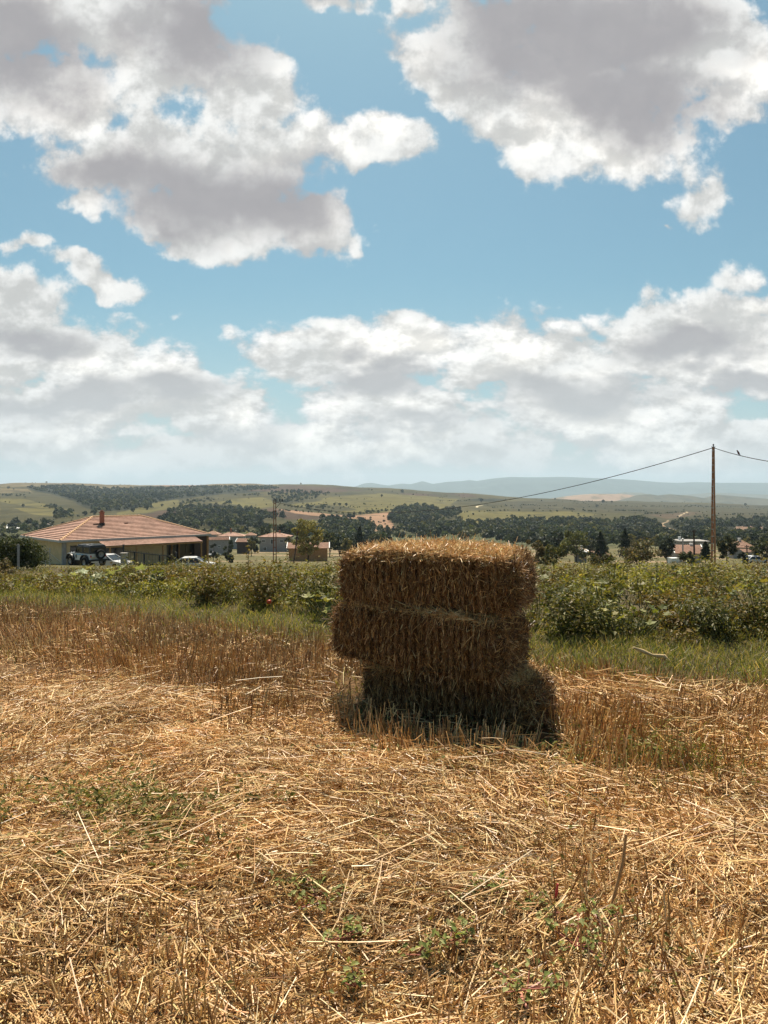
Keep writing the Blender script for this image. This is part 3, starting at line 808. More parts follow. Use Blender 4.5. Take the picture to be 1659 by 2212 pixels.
# taller wisps standing out of the plants
for _ in range(130):
    Y = RNG.uniform(8.5, 26); X = (RNG.random() * 2 - 1) * .55 * Y
    if Y < float(y_plants(np.array([X]))[0]) + .4 : continue
    bush(vf, vs, X, Y, .10, RNG.uniform(.55, .8) * (.6 if CX + FPX * X / Y < 250 else 1), 26, RNG.choice(['dry', 'grey', 'tomato']), .05, stems=2)
for _ in range(46):
    Y = RNG.uniform(8, 17); X = (RNG.random() * 2 - 1) * .55 * Y
    if Y < float(y_plants(np.array([X]))[0]): continue
    squash_leaves(vf, vs, X, Y, .4, .32 if X < -2 else .42, 7, [(0.18, 0.175, 0.07), (0.14, 0.14, 0.045), (0.10, 0.11, 0.035), (0.23, 0.20, 0.09)], .14)
b_all = Batch()
for src in (vf, vs):
    for v, f, c in zip(src.v, src.f, src.c): pass
vf_obj = vf
# stems go into the same mesh as the leaves
off = vf.n
for v, f, c in zip(vs.v, vs.f, vs.c):
    vf.v.append(v); vf.f.append(f + off); vf.c.append(c); vf.mi.append(1)
vf.n += vs.n
label(vf.build('vegetable_plants', [M_LEAF, M_STRAW]), kind='stuff')

def single_plant(name, text, cat, group, fn):
    lf, st = Batch(), Batch()
    fn(lf, st)
    root_xy = fn.xy
    e = empty(name, (root_xy[0], root_xy[1], gz(*root_xy)), 0, text, cat, group)
    for nm, bt, mt in (('foliage', lf, M_LEAF), ('stem', st, M_STRAW)):
        o = bt.build(nm, mt)
        me = o.data
        me.transform(Matrix.Translation(-e.location))
        o.parent = e
    return e
def tomato_plant(x, y, r, h, n, kind, text, leaf=.055, fruit=0):
    def fn(lf, st): bush(lf, st, x, y, r, h, n, kind, leaf, stems=9)
    fn.xy = (x, y)
    e = single_plant('tomato_plant', text, 'plant', 'bushy plants along the near edge of the vegetable plot', fn)
    for k in range(fruit):
        bt = Batch()
        bt.lathe((0, 0, 0), (0, 0, 1), [(.001, -.030), (.022, -.026), (.036, -.008), (.037, .008), (.026, .024), (.008, .027), (.001, .024)], 12, 0, (1, 1, 1))
        o = bt.build('tomato', M_TOMATO, e, smooth=True)
        o.location = (RNG.uniform(-.1, .1), -r * .9, .06 + .1 * RNG.random())
M_TOMATO = mat_plain('ripe_tomato', (0.55, 0.07, 0.02), 0.3, 0.5, 0, .1, 30, 0)
tomato_plant(1.98, 7.95, .38, .54, 1500, 'tomato', 'dense dark green bushy plant just to the right of the straw bales')
tomato_plant(4.35, 8.05, .42, .56, 1500, 'tomato', 'big dark bushy plant at the right edge of the plot')
tomato_plant(3.55, 7.95, .34, .50, 1200, 'grey', 'grey-green leafy plant behind the dry curled pod')
tomato_plant(-1.62, 10.1, .34, .62, 1000, 'dry', 'brownish half-dry plant with a red tomato left of the bales', fruit=1)
tomato_plant(-.95, 9.75, .34, .6, 1000, 'tomato', 'dark green plant whose edge touches the left side of the bales')
tomato_plant(-2.55, 10.6, .36, .5, 900, 'dry', 'low withered plant on the grass edge left of the tomato')
def squash_plant(x, y, r, h, n, cols, text, size=.17):
    def fn(lf, st): squash_leaves(lf, st, x, y, r, h, n, cols, size)
    fn.xy = (x, y)
    single_plant('squash_plant', text, 'plant', 'broad-leaved squash plants in the vegetable plot', fn)
PALE = [(0.36, 0.36, 0.22), (0.28, 0.29, 0.15), (0.20, 0.22, 0.09)]
LIME = [(0.16, 0.16, 0.04), (0.22, 0.20, 0.055), (0.11, 0.12, 0.032), (0.25, 0.22, 0.08)]
squash_plant(-5.35, 13.6, .42, .46, 15, PALE, 'pale broad-leaved squash plant in front of the gate beside the shrub', .24)
squash_plant(-4.72, 13.8, .34, .44, 10, PALE, 'pale broad-leaved squash plant below the off-road car', .22)
squash_plant(2.62, 8.0, .45, .36, 30, LIME, 'yellow-green squash patch between two dark bushes right of the bales', .12)
squash_plant(-.55, 9.1, .42, .36, 26, LIME, 'lime green squash plant low beside the left side of the bales', .15)
squash_plant(2.75, 9.3, .4, .5, 26, LIME, 'sunlit squash plant with bleached yellow leaves among the dark bushes', .13)
squash_plant(4.6, 9.0, .4, .52, 26, LIME, 'yellowish squash plant near the right edge of the picture', .13)
squash_plant(-4.0, 12.3, .4, .34, 16, LIME, 'squash plant with scattered pale leaves on the left of the plot', .16)

# ------------------------------------------------------------------ straw bales
m, T = new_mat('packed_straw')
co = objco(T)
a = T.n('ShaderNodeAttribute'); a.attribute_name = 'col'
st = T.v('MULTIPLY', co, (70, 70, 16))
nz = T.noise(st, 1.0, 5, 0.7)
c = T.v('SCALE', a.outputs['Color'], scale=T.ramp(nz, .3, .7, .45, 1.5))
finish(T, principled(T, c, .8, .1, 0, nz, .8, .02))
M_PACK = m
BSTRAW = [(0.27, 0.145, 0.052), (0.17, 0.085, 0.030), (0.40, 0.24, 0.095), (0.095, 0.045, 0.017), (0.72, 0.50, 0.25)]  # straw of the bale sides, darkened to carry their shade
def straw_bale(loc, rz, dims, text, seed, dens=1.0, tilt=(0, 0)):
    rng = np.random.default_rng(seed)
    Lx, Ly, Lz = dims
    def surf(p, nrm):
        """rounded block with flakes, bulges and hollows; p in the unit cube"""
        q = p / np.maximum((np.abs(p) ** 5.5).sum(1, keepdims=True) ** (1 / 5.5), 1e-6)
        P = q * np.array([Lx, Ly, Lz]) / 2
        x = P[:, 0] + .02 * (fbm(P[:, 2] * 6 + 9, P[:, 1] * 6, seed, 2) - .5) * 2 + .05 * P[:, 2]
        ph = x / .058 + .5 * (fbm(x * 6, x * 0 + 3, seed + 3, 2) - .5)
        groove = np.abs(np.sin(ph * math.pi)) ** .6
        flake = np.floor(ph)
        fl = (_hash(flake, np.round(nrm[:, 1]), seed + 8) - .5) * .030 * np.abs(nrm[:, 1]) * groove
        depth = .048 * (1 - groove) * (np.abs(nrm[:, 1]) + .35 * np.abs(nrm[:, 2])) - fl
        lump = (fbm(P[:, 0] * 3.2 + 7 * nrm[:, 1] + seed, P[:, 2] * 3.5 + P[:, 1] * 2.6, seed + 5, 3) - .5) * .085
        crown = .055 * np.clip(1 - (2 * P[:, 0] / Lx) ** 2, 0, 1) * np.clip(nrm[:, 2], 0, 1)
        return P + nrm * (lump + crown - depth)[:, None] * np.array([1, 1, .8]), groove
    b = Batch()
    faces = []
    n = 46
    g = np.linspace(-1, 1, n)
    A, B_ = np.meshgrid(g, g, indexing='ij')
    for ax in range(3):
        for sg in (-1, 1):
            p = np.zeros((n * n, 3)); o1, o2 = [k for k in range(3) if k != ax]
            p[:, ax] = sg; p[:, o1] = A.ravel(); p[:, o2] = B_.ravel()
            nm = unit(np.sign(p) * np.abs(p) ** 5.5)
            P, gr = surf(p, nm)
            idx = np.arange(n * n).reshape(n, n)
            q = np.stack([idx[:-1, :-1], idx[:-1, 1:], idx[1:, 1:], idx[1:, :-1]], -1).reshape(-1, 4)
            b.add(P, q, np.array((0.085, 0.042, 0.016)), 0)
    # straws over every face
    areas = {0: Ly * Lz, 1: Lx * Lz, 2: Lx * Ly}
    for ax in range(3):
        for sg in (-1, 1):
            if ax == 2 and sg < 0: continue
            N = int(areas[ax] * 27000 * dens)
            p = rng.uniform(-1, 1, (N, 3)); p[:, ax] = sg
            nm = unit(np.sign(p) * np.abs(p) ** 5.5)
            P, gr = surf(p, nm)
            keep = (gr > rng.uniform(.1, .9, N)) | (ax != 1)
            p, nm, P, gr = p[keep], nm[keep], P[keep], gr[keep]; N = len(p)
            r = rng.normal(size=(N, 3))
            if ax == 1:   D = np.stack([r[:, 0] * .20 + .05, r[:, 1] * .25, np.sign(r[:, 2]) * (1 + 0 * r[:, 2])], 1)
            elif ax == 0: D = np.stack([r[:, 0] * .3, r[:, 1] * 1.0, r[:, 2] * .75], 1)
            else:         D = np.stack([r[:, 0] * .8, r[:, 1] * 1.0, r[:, 2] * .25], 1)
            wild = rng.random(N) < .07
            D[wild] = r[wild]
            D = unit(D)
            D = D - nm * np.minimum((D * nm).sum(1), 0)[:, None] * 1.0
            D = unit(D + nm * np.abs(rng.normal(0, .10 if ax == 2 else .24, N))[:, None])
            L = np.clip(rng.lognormal(math.log(.036 if ax == 1 else .055), .55, N), .015, .18)
            P = P + nm * rng.uniform(-.004, .010, N)[:, None] - D * (L * .4)[:, None]
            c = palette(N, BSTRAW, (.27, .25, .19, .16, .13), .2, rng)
            if ax == 2: c = np.clip(palette(N, STRAW, STRAWP, .15, rng) * 1.12, 0, .9)  # sunlit top painted in: paler straw than on the shaded sides
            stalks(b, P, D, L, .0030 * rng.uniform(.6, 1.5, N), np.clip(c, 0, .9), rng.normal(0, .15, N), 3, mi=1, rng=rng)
    # loose ends hanging out
    N = int(650 * dens)
    p = rng.uniform(-1, 1, (N, 3)); ax = rng.integers(0, 3, N); p[np.arange(N), ax] = np.sign(p[np.arange(N), ax])
    nm = unit(np.sign(p) * np.abs(p) ** 5.5); P, _ = surf(p, nm)
    D = unit(nm * rng.uniform(.2, .8, N)[:, None] + rng.normal(0, .7, (N, 3)))
    D = np.where(((D * nm).sum(1) < 0)[:, None], -D, D)
    stalks(b, P, D, rng.uniform(.04, .12, N), .0032, palette(N, BSTRAW[:1] + BSTRAW[2:3] + BSTRAW[4:] * 2, None, .15, rng), rng.normal(0, .2, N), 3, mi=1, rng=rng)
    o = b.build('straw_bale', [M_PACK, M_STRAW])
    o.location = loc
    o.rotation_euler = (tilt[0], tilt[1], rz)
    return label(o, text, 'straw bale', 'straw bales stacked on the stubble')
BROT = -R(28)
bx = Vector((math.cos(BROT), math.sin(BROT), 0)); by = Vector((-bx.y, bx.x, 0))
corner = Vector((0.776, 4.85, 0))
def bale_at(dx, dyy, zc, L, W_): 
    c = corner - bx * (L / 2 - dx) + by * (W_ / 2 + dyy)
    return (c.x, c.y, zc)
g0 = gz(.4, 5.3)
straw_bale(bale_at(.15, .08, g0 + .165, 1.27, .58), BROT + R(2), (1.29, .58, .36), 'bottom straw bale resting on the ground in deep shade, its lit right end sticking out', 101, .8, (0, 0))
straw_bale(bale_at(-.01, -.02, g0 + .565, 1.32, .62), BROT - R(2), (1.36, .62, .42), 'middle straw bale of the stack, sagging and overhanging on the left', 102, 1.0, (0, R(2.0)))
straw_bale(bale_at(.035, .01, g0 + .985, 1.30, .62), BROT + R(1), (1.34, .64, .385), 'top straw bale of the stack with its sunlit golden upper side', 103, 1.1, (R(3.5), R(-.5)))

# ------------------------------------------------------------------ small things lying in the straw
def purslane(x, y, r, n, text):
    z = gz(x, y)
    lf, st = Batch(), Batch()
    rng = RNG
    for k in range(max(6, n // 5)):
        a = rng.random() * 6.283; rr = r * rng.uniform(.5, 1)
        P0 = np.array([[0, 0, .015]]); tip = np.array([[math.cos(a) * rr, math.sin(a) * rr, rng.uniform(.02, .07)]])
        stalks(st, P0, tip - P0, np.array([rr]), .006, np.array([[.30, .11, .075]]), .08, 3, (1, .9, .7))
        m_ = 7
        t = rng.uniform(.35, 1.05, m_)[:, None]
        P = P0 + (tip - P0) * t + rng.normal(0, .012, (m_, 3)) + np.array([0, 0, .012])
        N_ = np.stack([rng.normal(0, .4, m_), rng.normal(0, .4, m_), np.ones(m_)], 1)
        L = rng.uniform(.016, .032, m_)
        leaves(lf, P, N_, L, L * .62, palette(m_, [(0.19, 0.20, 0.06), (0.13, 0.15, 0.045), (0.28, 0.28, 0.12)]), .12)
    e = empty('purslane', (x, y, z + .035), 0, text, 'weed', 'green weeds growing through the straw')
    lf.build('foliage', M_WEED, e); st.build('stem', M_STRAW, e)
def gnd(px, py):
    Y = EYE * FPX / (py - HOR); return ((px - CX) / FPX * Y, Y)
same = 'small green weed with reddish stems growing through the straw in the foreground'
for px, py, r, n, txt in [
    (690, 1985, .14, 60, 'green weed with pink stems in the straw, left of the bottom centre'),
    (735, 2060, .11, 40, 'green weed beside a bent pink stem near the bottom centre'),
    (1085, 1960, .11, 40, 'light green weed in the straw straight below the bales'),
    (1150, 2005, .13, 46, 'leafy green weed left of the tall bent stalk'),
    (1245, 2075, .15, 60, 'dark green weed clump below the tall bent stalk'),
    (1140, 2165, .13, 50, 'green weed next to the pink stem at the bottom edge'),
    (900, 2095, .09, 26, same), (970, 2075, .08, 22, same), (640, 1950, .10, 30, same), (1300, 2040, .10, 30, same), (770, 2160, .07, 16, same), (1000, 1985, .08, 22, same)]:
    purslane(*gnd(px, py), r, n, txt)
def twig(name, pts, rad, colr, text, cat, mat=None):
    b = Batch(); p0 = Vector(pts[0])
    b.tube([Vector(p) - p0 for p in pts], rad, 6, 0, (1, 1, 1))
    o = b.build(name, mat or mat_plain(name, colr, .5, .3, 0, .2, 20), smooth=True)
    o.location = p0
    return label(o, text, cat)
def on(px, py, up=0.0):
    x, y = gnd(px, py); return (x, y, gz(x, y) + up)
x, y, z = on(1332, 1990)
twig('straw_stalk', [(x - .03, y, z), (x, y + .01, z + .10), (x + .03, y + .02, z + .20), (x + .045, y + .03, z + .30)], [.0075, .007, .007, .005], (0.36, 0.20, 0.085), 'thick tall brown stalk standing upright in the straw, right of centre', 'stalk')
x, y, z = on(1198, 1962)
twig('red_stem', [(x - .01, y, z + .01), (x + .008, y, z + .05), (x + .012, y, z + .085)], [.005, .005, .004], (0.42, 0.05, 0.06), 'short crimson stem poking out of the straw', 'plant stem')
p = [on(1125, 2150, .02), on(1128, 2172, .03), on(1140, 2190, .03), on(1155, 2204, .02)]
twig('weed_stem', p, [.006, .006, .005, .004], (0.42, 0.18, 0.12), 'curved pink weed stem at the bottom edge of the field', 'plant stem')
p = [on(733, 2030, .03), on(728, 2062, .035), on(745, 2090, .03), on(765, 2105, .02)]
twig('weed_stem', p, [.005, .006, .005, .004], (0.40, 0.15, 0.13), 'bent dark pink weed stem left of the bottom centre', 'plant stem')
x, y, z = on(1405, 1436)
twig('dry_pod', [(x - .16, y, z + .14), (x - .06, y + .02, z + .10), (x + .02, y, z + .07), (x + .13, y, z + .05), (x + .17, y - .02, z + .02)], [.008, .022, .012, .03, .008], (0.52, 0.38, 0.2), 'pale dry curled pod lying in the grass at the plot edge', 'dry pod')

# ------------------------------------------------------------------ buildings
def mat_tiles(name, col, col2):
    m, T = new_mat(name)
    co = objco(T)
    n1 = T.noise(T.v('MULTIPLY', co, (3.2, 3.2, 3.2)), 1.0, 3, .7)
    n2 = T.noise(co, .5, 4, .6)
    c = T.mix(T.ramp(n1, .35, .65), (*col, 1), (*col2, 1))
    c = T.v('SCALE', c, scale=T.ramp(n2, .3, .7, .82, 1.18))
    w = T.n('ShaderNodeTexWave', wave_type='BANDS', bands_direction='DIAGONAL')
    T.put(w.inputs['Vector'], T.v('MULTIPLY', co, (1, 1, 0)))
    w.inputs['Scale'].default_value = 4.0
    finish(T, principled(T, c, .8, .2, 0, w.outputs['Fac'], .35, .04))
    return m
M_TILE = mat_tiles('clay_tiles', (0.46, 0.285, 0.215), (0.34, 0.20, 0.15))
M_TILE2 = mat_tiles('weathered_tiles', (0.36, 0.21, 0.145), (0.26, 0.15, 0.105))
M_CAP = mat_plain('mortared_ridge_tiles', (0.58, 0.37, 0.22), .85, .1, 0, .2, 6)
M_CREAM = mat_plain('cream_render', (0.62, 0.47, 0.27), .9, .1, 0, .08, 2)
M_GREY = mat_plain('grey_concrete', (0.30, 0.28, 0.26), .9, .1, 0, .15, 3)
M_PALE = mat_plain('pale_render', (0.33, 0.30, 0.27), .9, .1, 0, .1, 2)
M_WHITE = mat_plain('white_paint', (0.78, 0.77, 0.74), .6, .3, 0, .06, 2)
M_GLASS = mat_plain('dark_glass', (0.020, 0.018, 0.018), .12, .6, 0, .1, 1, 0)
M_WOOD = mat_plain('brown_timber', (0.30, 0.165, 0.065), .7, .2, 0, .2, 6)
M_DARKWOOD = mat_plain('barn_interior_shade', (0.055, 0.032, 0.022), .6, .3, 0, .2, 6)
M_BLACK = mat_plain('black_metal', (0.018, 0.018, 0.02), .5, .4, 0, .2, 6)
M_GALV = mat_plain('galvanised_metal', (0.32, 0.32, 0.31), .5, .4, .6, .15, 5)
M_BRICK = mat_plain('chimney_brick', (0.30, 0.125, 0.08), .9, .1, 0, .25, 9)
M_RUST = mat_plain('rusty_brown_steel', (0.40, 0.18, 0.085), .75, .2, 0, .25, 3)

def slope(b, e0, e1, r0, r1, n=16, step=.085, mi=0):
    """a roof slope from eave e0-e1 up to ridge r0-r1, laid as n overlapping courses"""
    e0, e1, r0, r1 = map(Vector, (e0, e1, r0, r1))
    up = (e1 - e0).cross((r0 - e0) if (r0 - e0).length > .1 else (r1 - e0)).normalized()
    if up.z < 0: up = -up
    vs, fs = [], []
    for i in range(n):
        t0, t1 = i / n, (i + 1) / n
        a0, b0 = e0.lerp(r0, t0), e1.lerp(r1, t0)
        a1, b1 = e0.lerp(r0, t1), e1.lerp(r1, t1)
        k = len(vs)
        vs += [tuple(a0), tuple(b0), tuple(a0 + up * step), tuple(b0 + up * step), tuple(b1 + up * .004), tuple(a1 + up * .004)]
        fs += [(k, k + 1, k + 3, k + 2), (k + 2, k + 3, k + 4, k + 5)]
    b.add(vs, fs, (1, 1, 1), mi)
def cap_line(b, p0, p1, r=.11, seg=.38, mi=0):
    p0, p1 = Vector(p0), Vector(p1); L = (p1 - p0).length; n = max(2, int(L / seg))
    for i in range(n):
        a, c = p0.lerp(p1, i / n), p0.lerp(p1, (i + 1.12) / n)
        b.tube([a, c], [r * 1.15, r * .8], 7, mi)
def window(parent, c, w, h, nrm='y-', frame=M_WOOD, name='window', mullions=1, fw=.07):
    """frame with a pane as its sub-part, standing on a wall facing nrm (local axis)"""
    x, y, z = c
    fb, pb_ = Batch(), Batch()
    def bx(bt, cx, cz, sx, sz, d, off):
        if nrm[0] == 'y':
            s = -1 if nrm[1] == '-' else 1
            bt.box((x + cx, y + s * off, z + cz), (sx, d, sz))
        else:
            s = -1 if nrm[1] == '-' else 1
            bt.box((x + s * off, y + cx, z + cz), (d, sx, sz))
    bx(fb, 0, h / 2 - fw / 2, w, fw, .08, .04); bx(fb, 0, -h / 2 + fw / 2, w, fw, .08, .04)
    bx(fb, -w / 2 + fw / 2, 0, fw, h - 2 * fw, .08, .04); bx(fb, w / 2 - fw / 2, 0, fw, h - 2 * fw, .08, .04)
    for i in range(mullions):
        bx(fb, -w / 2 + w * (i + 1) / (mullions + 1), 0, fw * .7, h - 2 * fw, .06, .03)
    bx(pb_, 0, 0, w - fw * 2, h - fw * 2, .03, .015)
    f = fb.build(name, frame, parent); pb_.build('pane', M_GLASS, f)
    return f

# the near house ------------------------------------------------------------
HX, HY, HZ = -28.68, 79.56, -5.95
house = empty('bungalow', (HX, HY, HZ), math.atan2(.686, .727), 'large cream single-storey house with a wide orange tiled hip roof behind the off-road car', 'house')
EV, RG, RX = 2.86, 4.86, 2.7
b = Batch()
# walls with real openings on the front: piers and aprons
FRONT = -5.0
def wall_front(x0, x1, z0, z1): b.box(((x0 + x1) / 2, FRONT + .12, (z0 + z1) / 2), (x1 - x0, .24, z1 - z0))
b.box((-7.28, 0, EV / 2 - .4), (.24, 10, EV + .8)); b.box((7.28, .5, EV / 2 - .4), (.24, 9.0, EV + .8)); b.box((0, 4.88, EV / 2 - .4), (14.3, .24, EV + .8))
wall_front(-7.4, -6.85, -.8, EV); wall_front(-6.85, -1.45, 2.35, EV); wall_front(-1.45, 3.15, -.8, EV); wall_front(3.15, 7.16, 2.5, EV); wall_front(-6.85, -1.45, -.8, .1); wall_front(3.15, 7.16, -.8, .0)
b.build('wall', M_CREAM, house)
b = Batch(); b.box((-7.44, FRONT - .04, EV / 2 - .4), (.32, .32, EV + .8)); b.build('corner_pillar', M_GREY, house)
for x0, x1 in ((-6.85, -4.4), (-4.4, -1.45), (3.15, 4.6), (4.6, 7.16)):
    window(house, ((x0 + x1) / 2, FRONT + .2, 1.2), x1 - x0, 2.35, 'y-', M_DARKWOOD, 'window', 2, .09)
for xx in (3.7, 4.55):
    b = Batch(); b.box((xx, FRONT - .06, 1.25), (.14, .12, 2.5)); b.build('door_jamb', M_WOOD, house)
b = Batch()
slope(b, (-8, -5.6, EV), (8, -5.6, EV), (-RX, 0, RG), (RX, 0, RG))
slope(b, (-8, 5.6, EV), (-8, -5.6, EV), (-RX, 0, RG), (-RX, 0, RG))
slope(b, (8, -5.6, EV), (8, 5.6, EV), (RX, 0, RG), (RX, 0, RG))
slope(b, (8, 5.6, EV), (-8, 5.6, EV), (RX, 0, RG), (-RX, 0, RG))
roof = b.build('roof', M_TILE, house)
for p, q in (((-8, -5.6, EV), (-RX, 0, RG)), ((8, -5.6, EV), (RX, 0, RG)), ((-8, 5.6, EV), (-RX, 0, RG)), ((-RX, 0, RG), (RX, 0, RG)), ((8, 5.6, EV), (RX, 0, RG))):
    b = Batch(); cap_line(b, Vector(p) + Vector((0, 0, .05)), Vector(q) + Vector((0, 0, .05))); b.build('ridge_tiles', M_CAP, roof)
b = Batch()
b.box((0, -5.63, EV - .04), (16.2, .14, .20)); b.box((0, 5.63, EV - .04), (16.2, .14, .20)); b.box((-8.03, 0, EV - .04), (.14, 11.1, .20)); b.box((8.03, 0, EV - .04), (.14, 11.1, .20))
b.build('gutter', M_GALV, house)
b = Batch(); b.box((0, 0, EV - .12), (15.8, 11.0, .06)); b.build('soffit', M_DARKWOOD, house)
b = Batch()
b.box((-2.55, -2.1, 4.75), (.36, .36, 1.3)); b.box((-2.55, -2.1, 5.42), (.46, .46, .07)); b.box((-2.55, -2.1, 5.54), (.24, .24, .16))
ch = b.build('chimney', M_BRICK, roof)
b = Batch(); b.box((-2.55, -2.1, 4.12), (.44, .44, .42)); b.build('flashing', M_BLACK, ch)
for x, y, sx, sy in ((-3.15, -2.1, .6, .12), (.1, -2.0, .45, .12)):
    b = Batch(); b.box((x, y, EV + (5.6 + y) / 5.6 * (RG - EV) + .10), (sx, sy, .05), .15); b.build('slipped_tile', M_DARKWOOD, roof)
b = Batch()
slope(b, (-4.4, -7.3, 2.28), (6.1, -7.3, 2.28), (-4.4, -5.62, EV - .16), (6.1, -5.62, EV - .16), 5, .055)
pr = b.build('porch_roof', M_TILE, house)
b = Batch(); b.box((.85, -7.28, 2.19), (10.5, .12, .14)); b.build('porch_beam', M_WOOD, pr)
for x in (-3.9, -1.2, 1.6, 5.95):
    b = Batch(); b.box((x, -7.28, .72), (.13, .13, 2.8)); b.build('porch_post', M_WOOD, house)
b = Batch(); b.box((7.75, -5.4, .95), (.22, .22, 3.5)); b.build('corner_post', M_WOOD, house)
b = Batch(); b.box((6.95, -5.30, 1.0), (1.5, .05, 3.5)); b.build('veranda_screen', M_DARKWOOD, house)

# village houses --------------------------------------------------------------
def village_house(name, text, x0, x1, y_eave, y_ridge, Y, depth, rz, wall_m, roof_m, kind='hip', wins=(), chimney=None, over=.45, group='houses of the village in the valley'):
    w = (x1 - x0) / FPX * Y
    c = at((x0 + x1) / 2, y_eave, Y + depth * .5)
    ez = EYE - (y_eave - HOR) / FPX * Y
    rzz = EYE - (y_ridge - HOR) / FPX * (Y + depth * .5)
    cx = ((x0 + x1) / 2 - CX) / FPX * Y; cy = Y + depth / 2
    zb = min(gz(cx - w / 2, cy), gz(cx + w / 2, cy), gz(cx, Y), gz(cx, Y + depth)) - .3
    e = empty(name, (cx, cy, zb), rz, text, 'house', group)
    H = max(ez - zb, 1.2); RH = max(rzz - ez, .5)
    ww, dd = w - 2 * over, depth - 2 * over
    b = Batch(); b.box((0, 0, H / 2), (ww, dd, H))
    if kind == 'gable':
        b.prism([(-ww / 2, -dd / 2, H), (-ww / 2, dd / 2, H), (-ww / 2, 0, H + RH * .92)], (ww, 0, 0))
    b.build('wall', wall_m, e)
    b = Batch()
    X_, D_ = w / 2, depth / 2
    if kind == 'hip':
        rx = max(.3, X_ - D_)
        slope(b, (-X_, -D_, H), (X_, -D_, H), (-rx, 0, H + RH), (rx, 0, H + RH), 10, .05)
        slope(b, (X_, D_, H), (-X_, D_, H), (rx, 0, H + RH), (-rx, 0, H + RH), 10, .05)
        slope(b, (-X_, D_, H), (-X_, -D_, H), (-rx, 0, H + RH), (-rx, 0, H + RH), 10, .05)
        slope(b, (X_, -D_, H), (X_, D_, H), (rx, 0, H + RH), (rx, 0, H + RH), 10, .05)
        b.box((0, 0, H - .06), (w * .98, depth * .98, .10))
    elif kind == 'gable':
        slope(b, (-X_, -D_, H - .05), (X_, -D_, H - .05), (-X_, 0, H + RH), (X_, 0, H + RH), 12, .05)
        slope(b, (X_, D_, H - .05), (-X_, D_, H - .05), (X_, 0, H + RH), (-X_, 0, H + RH), 12, .05)
    elif kind == 'shed':
        slope(b, (-X_, -D_, H), (X_, -D_, H), (-X_, D_, H + RH), (X_, D_, H + RH), 8, .05)
    else:
        b.box((0, 0, H + .12), (w, depth, .24))
    rf = b.build('roof', roof_m, e)
    if kind == 'gable':
        for s in (-1, 1):
            b = Batch()
            for t in (-1, 1):
                b.tube([(s * X_, t * D_, H), (s * X_, 0, H + RH + .06)], .11, 5)
            b.build('verge', M_WHITE, rf)
    if kind == 'hip':
        b = Batch()
        for p, q in (((-X_, -D_, H), (-rx, 0, H + RH)), ((X_, -D_, H), (rx, 0, H + RH)), ((-rx, 0, H + RH), (rx, 0, H + RH))):
            cap_line(b, Vector(p) + Vector((0, 0, .05)), Vector(q) + Vector((0, 0, .05)), .10, .5)
        b.build('ridge_tiles', M_CAP, rf)
    if chimney:
        cx_, ch_, cm = chimney
        b = Batch(); b.box((cx_ * w / 2, 0, H + RH * .8 + ch_ / 2), (.5, .5, ch_ + RH * .4)); b.box((cx_ * w / 2, 0, H + RH * 1.0 + ch_), (.62, .62, .12))
        b.build('chimney', cm, rf)
    for (fx, fz, sw, sh) in wins:
        window(e, (fx * ww / 2, -dd / 2, H * fz), sw, sh, 'y-', M_WHITE if wall_m is not M_WHITE else M_GREY, 'window', 1, .08)
    return e
village_house('village_house', 'two-storey grey house with an orange hip roof beside the leaning pole', 559, 625, 1160, 1150.5, 262, 9, R(-6), M_PALE, M_TILE, 'hip', [(-.7, .75, 1.1, 1.1), (-.05, .72, 1.2, 1.7), (.62, .75, 1.1, 1.1), (-.6, .3, 1.2, 1.2)], (.25, .8, M_BRICK))
village_house('village_house', 'wide low village house with orange hip roof and tall chimney, right of the big house', 466, 525, 1158.5, 1150, 300, 9, R(5), M_PALE, M_TILE, 'hip', [(-.5, .55, 1.2, 1.2), (.5, .55, 1.2, 1.2)], (-.05, 1.5, M_BRICK))
village_house('shed', 'plain grey block shed with a low pitched pink roof beside the big house', 443, 491, 1166, 1160.5, 225, 6, R(12), M_GREY, M_TILE2, 'gable', [(.1, .6, .8, .7)])
village_house('village_house', 'house mostly hidden behind the right end of the big tiled roof', 440, 472, 1155, 1147, 340, 8, 0, M_PALE, M_TILE2, 'hip', [(.2, .6, 1, 1)])
village_house('village_house', 'small pale house between two larger orange roofs in the village', 526, 552, 1156.5, 1150.5, 345, 7, R(8), M_PALE, M_TILE2, 'hip', [(-.4, .6, .9, 1), (.4, .6, .9, 1)])
village_house('barn', 'low brown-roofed open barn in the middle of the village', 509, 536, 1170.5, 1163, 240, 5, R(-4), M_DARKWOOD, M_TILE2, 'gable')  # solid dark walls paint in the shade under the open roof
village_house('barn', 'long low barn with a pinkish tile roof under the airy tree', 617, 709, 1184, 1172, 168, 7, R(4), M_WOOD, M_TILE2, 'gable')
village_house('village_house', 'flat white-roofed building among the trees left of the straw bales', 733, 763, 1156, 1152, 470, 8, R(-5), M_PALE, M_WHITE, 'flat', [(-.4, .5, 1.2, 1), (.4, .5, 1.2, 1)], (.4, 1.1, M_WHITE))
village_house('greenhouse', 'long white sheeted building at the far left above the shrub', 22, 41, 1141, 1131, 590, 12, R(20), M_WHITE, M_WHITE, 'gable')
village_house('greenhouse', 'small white building at the left picture edge behind dark trees', 8, 20, 1141, 1133, 590, 12, R(20), M_WHITE, M_WHITE, 'gable')
village_house('village_house', 'grey-roofed farmhouse left of the big tiled roof', 82, 110, 1139, 1131, 590, 12, R(-10), M_GREY, M_GREY, 'hip')
village_house('village_house', 'gabled house with tan tiles and white verges left of the tall brown pole', 1465, 1527, 1195, 1177, 148, 6.5, R(-9), M_PALE, M_TILE2, 'gable', [(-.5, .6, .8, .8)], (.35, .3, M_WHITE))
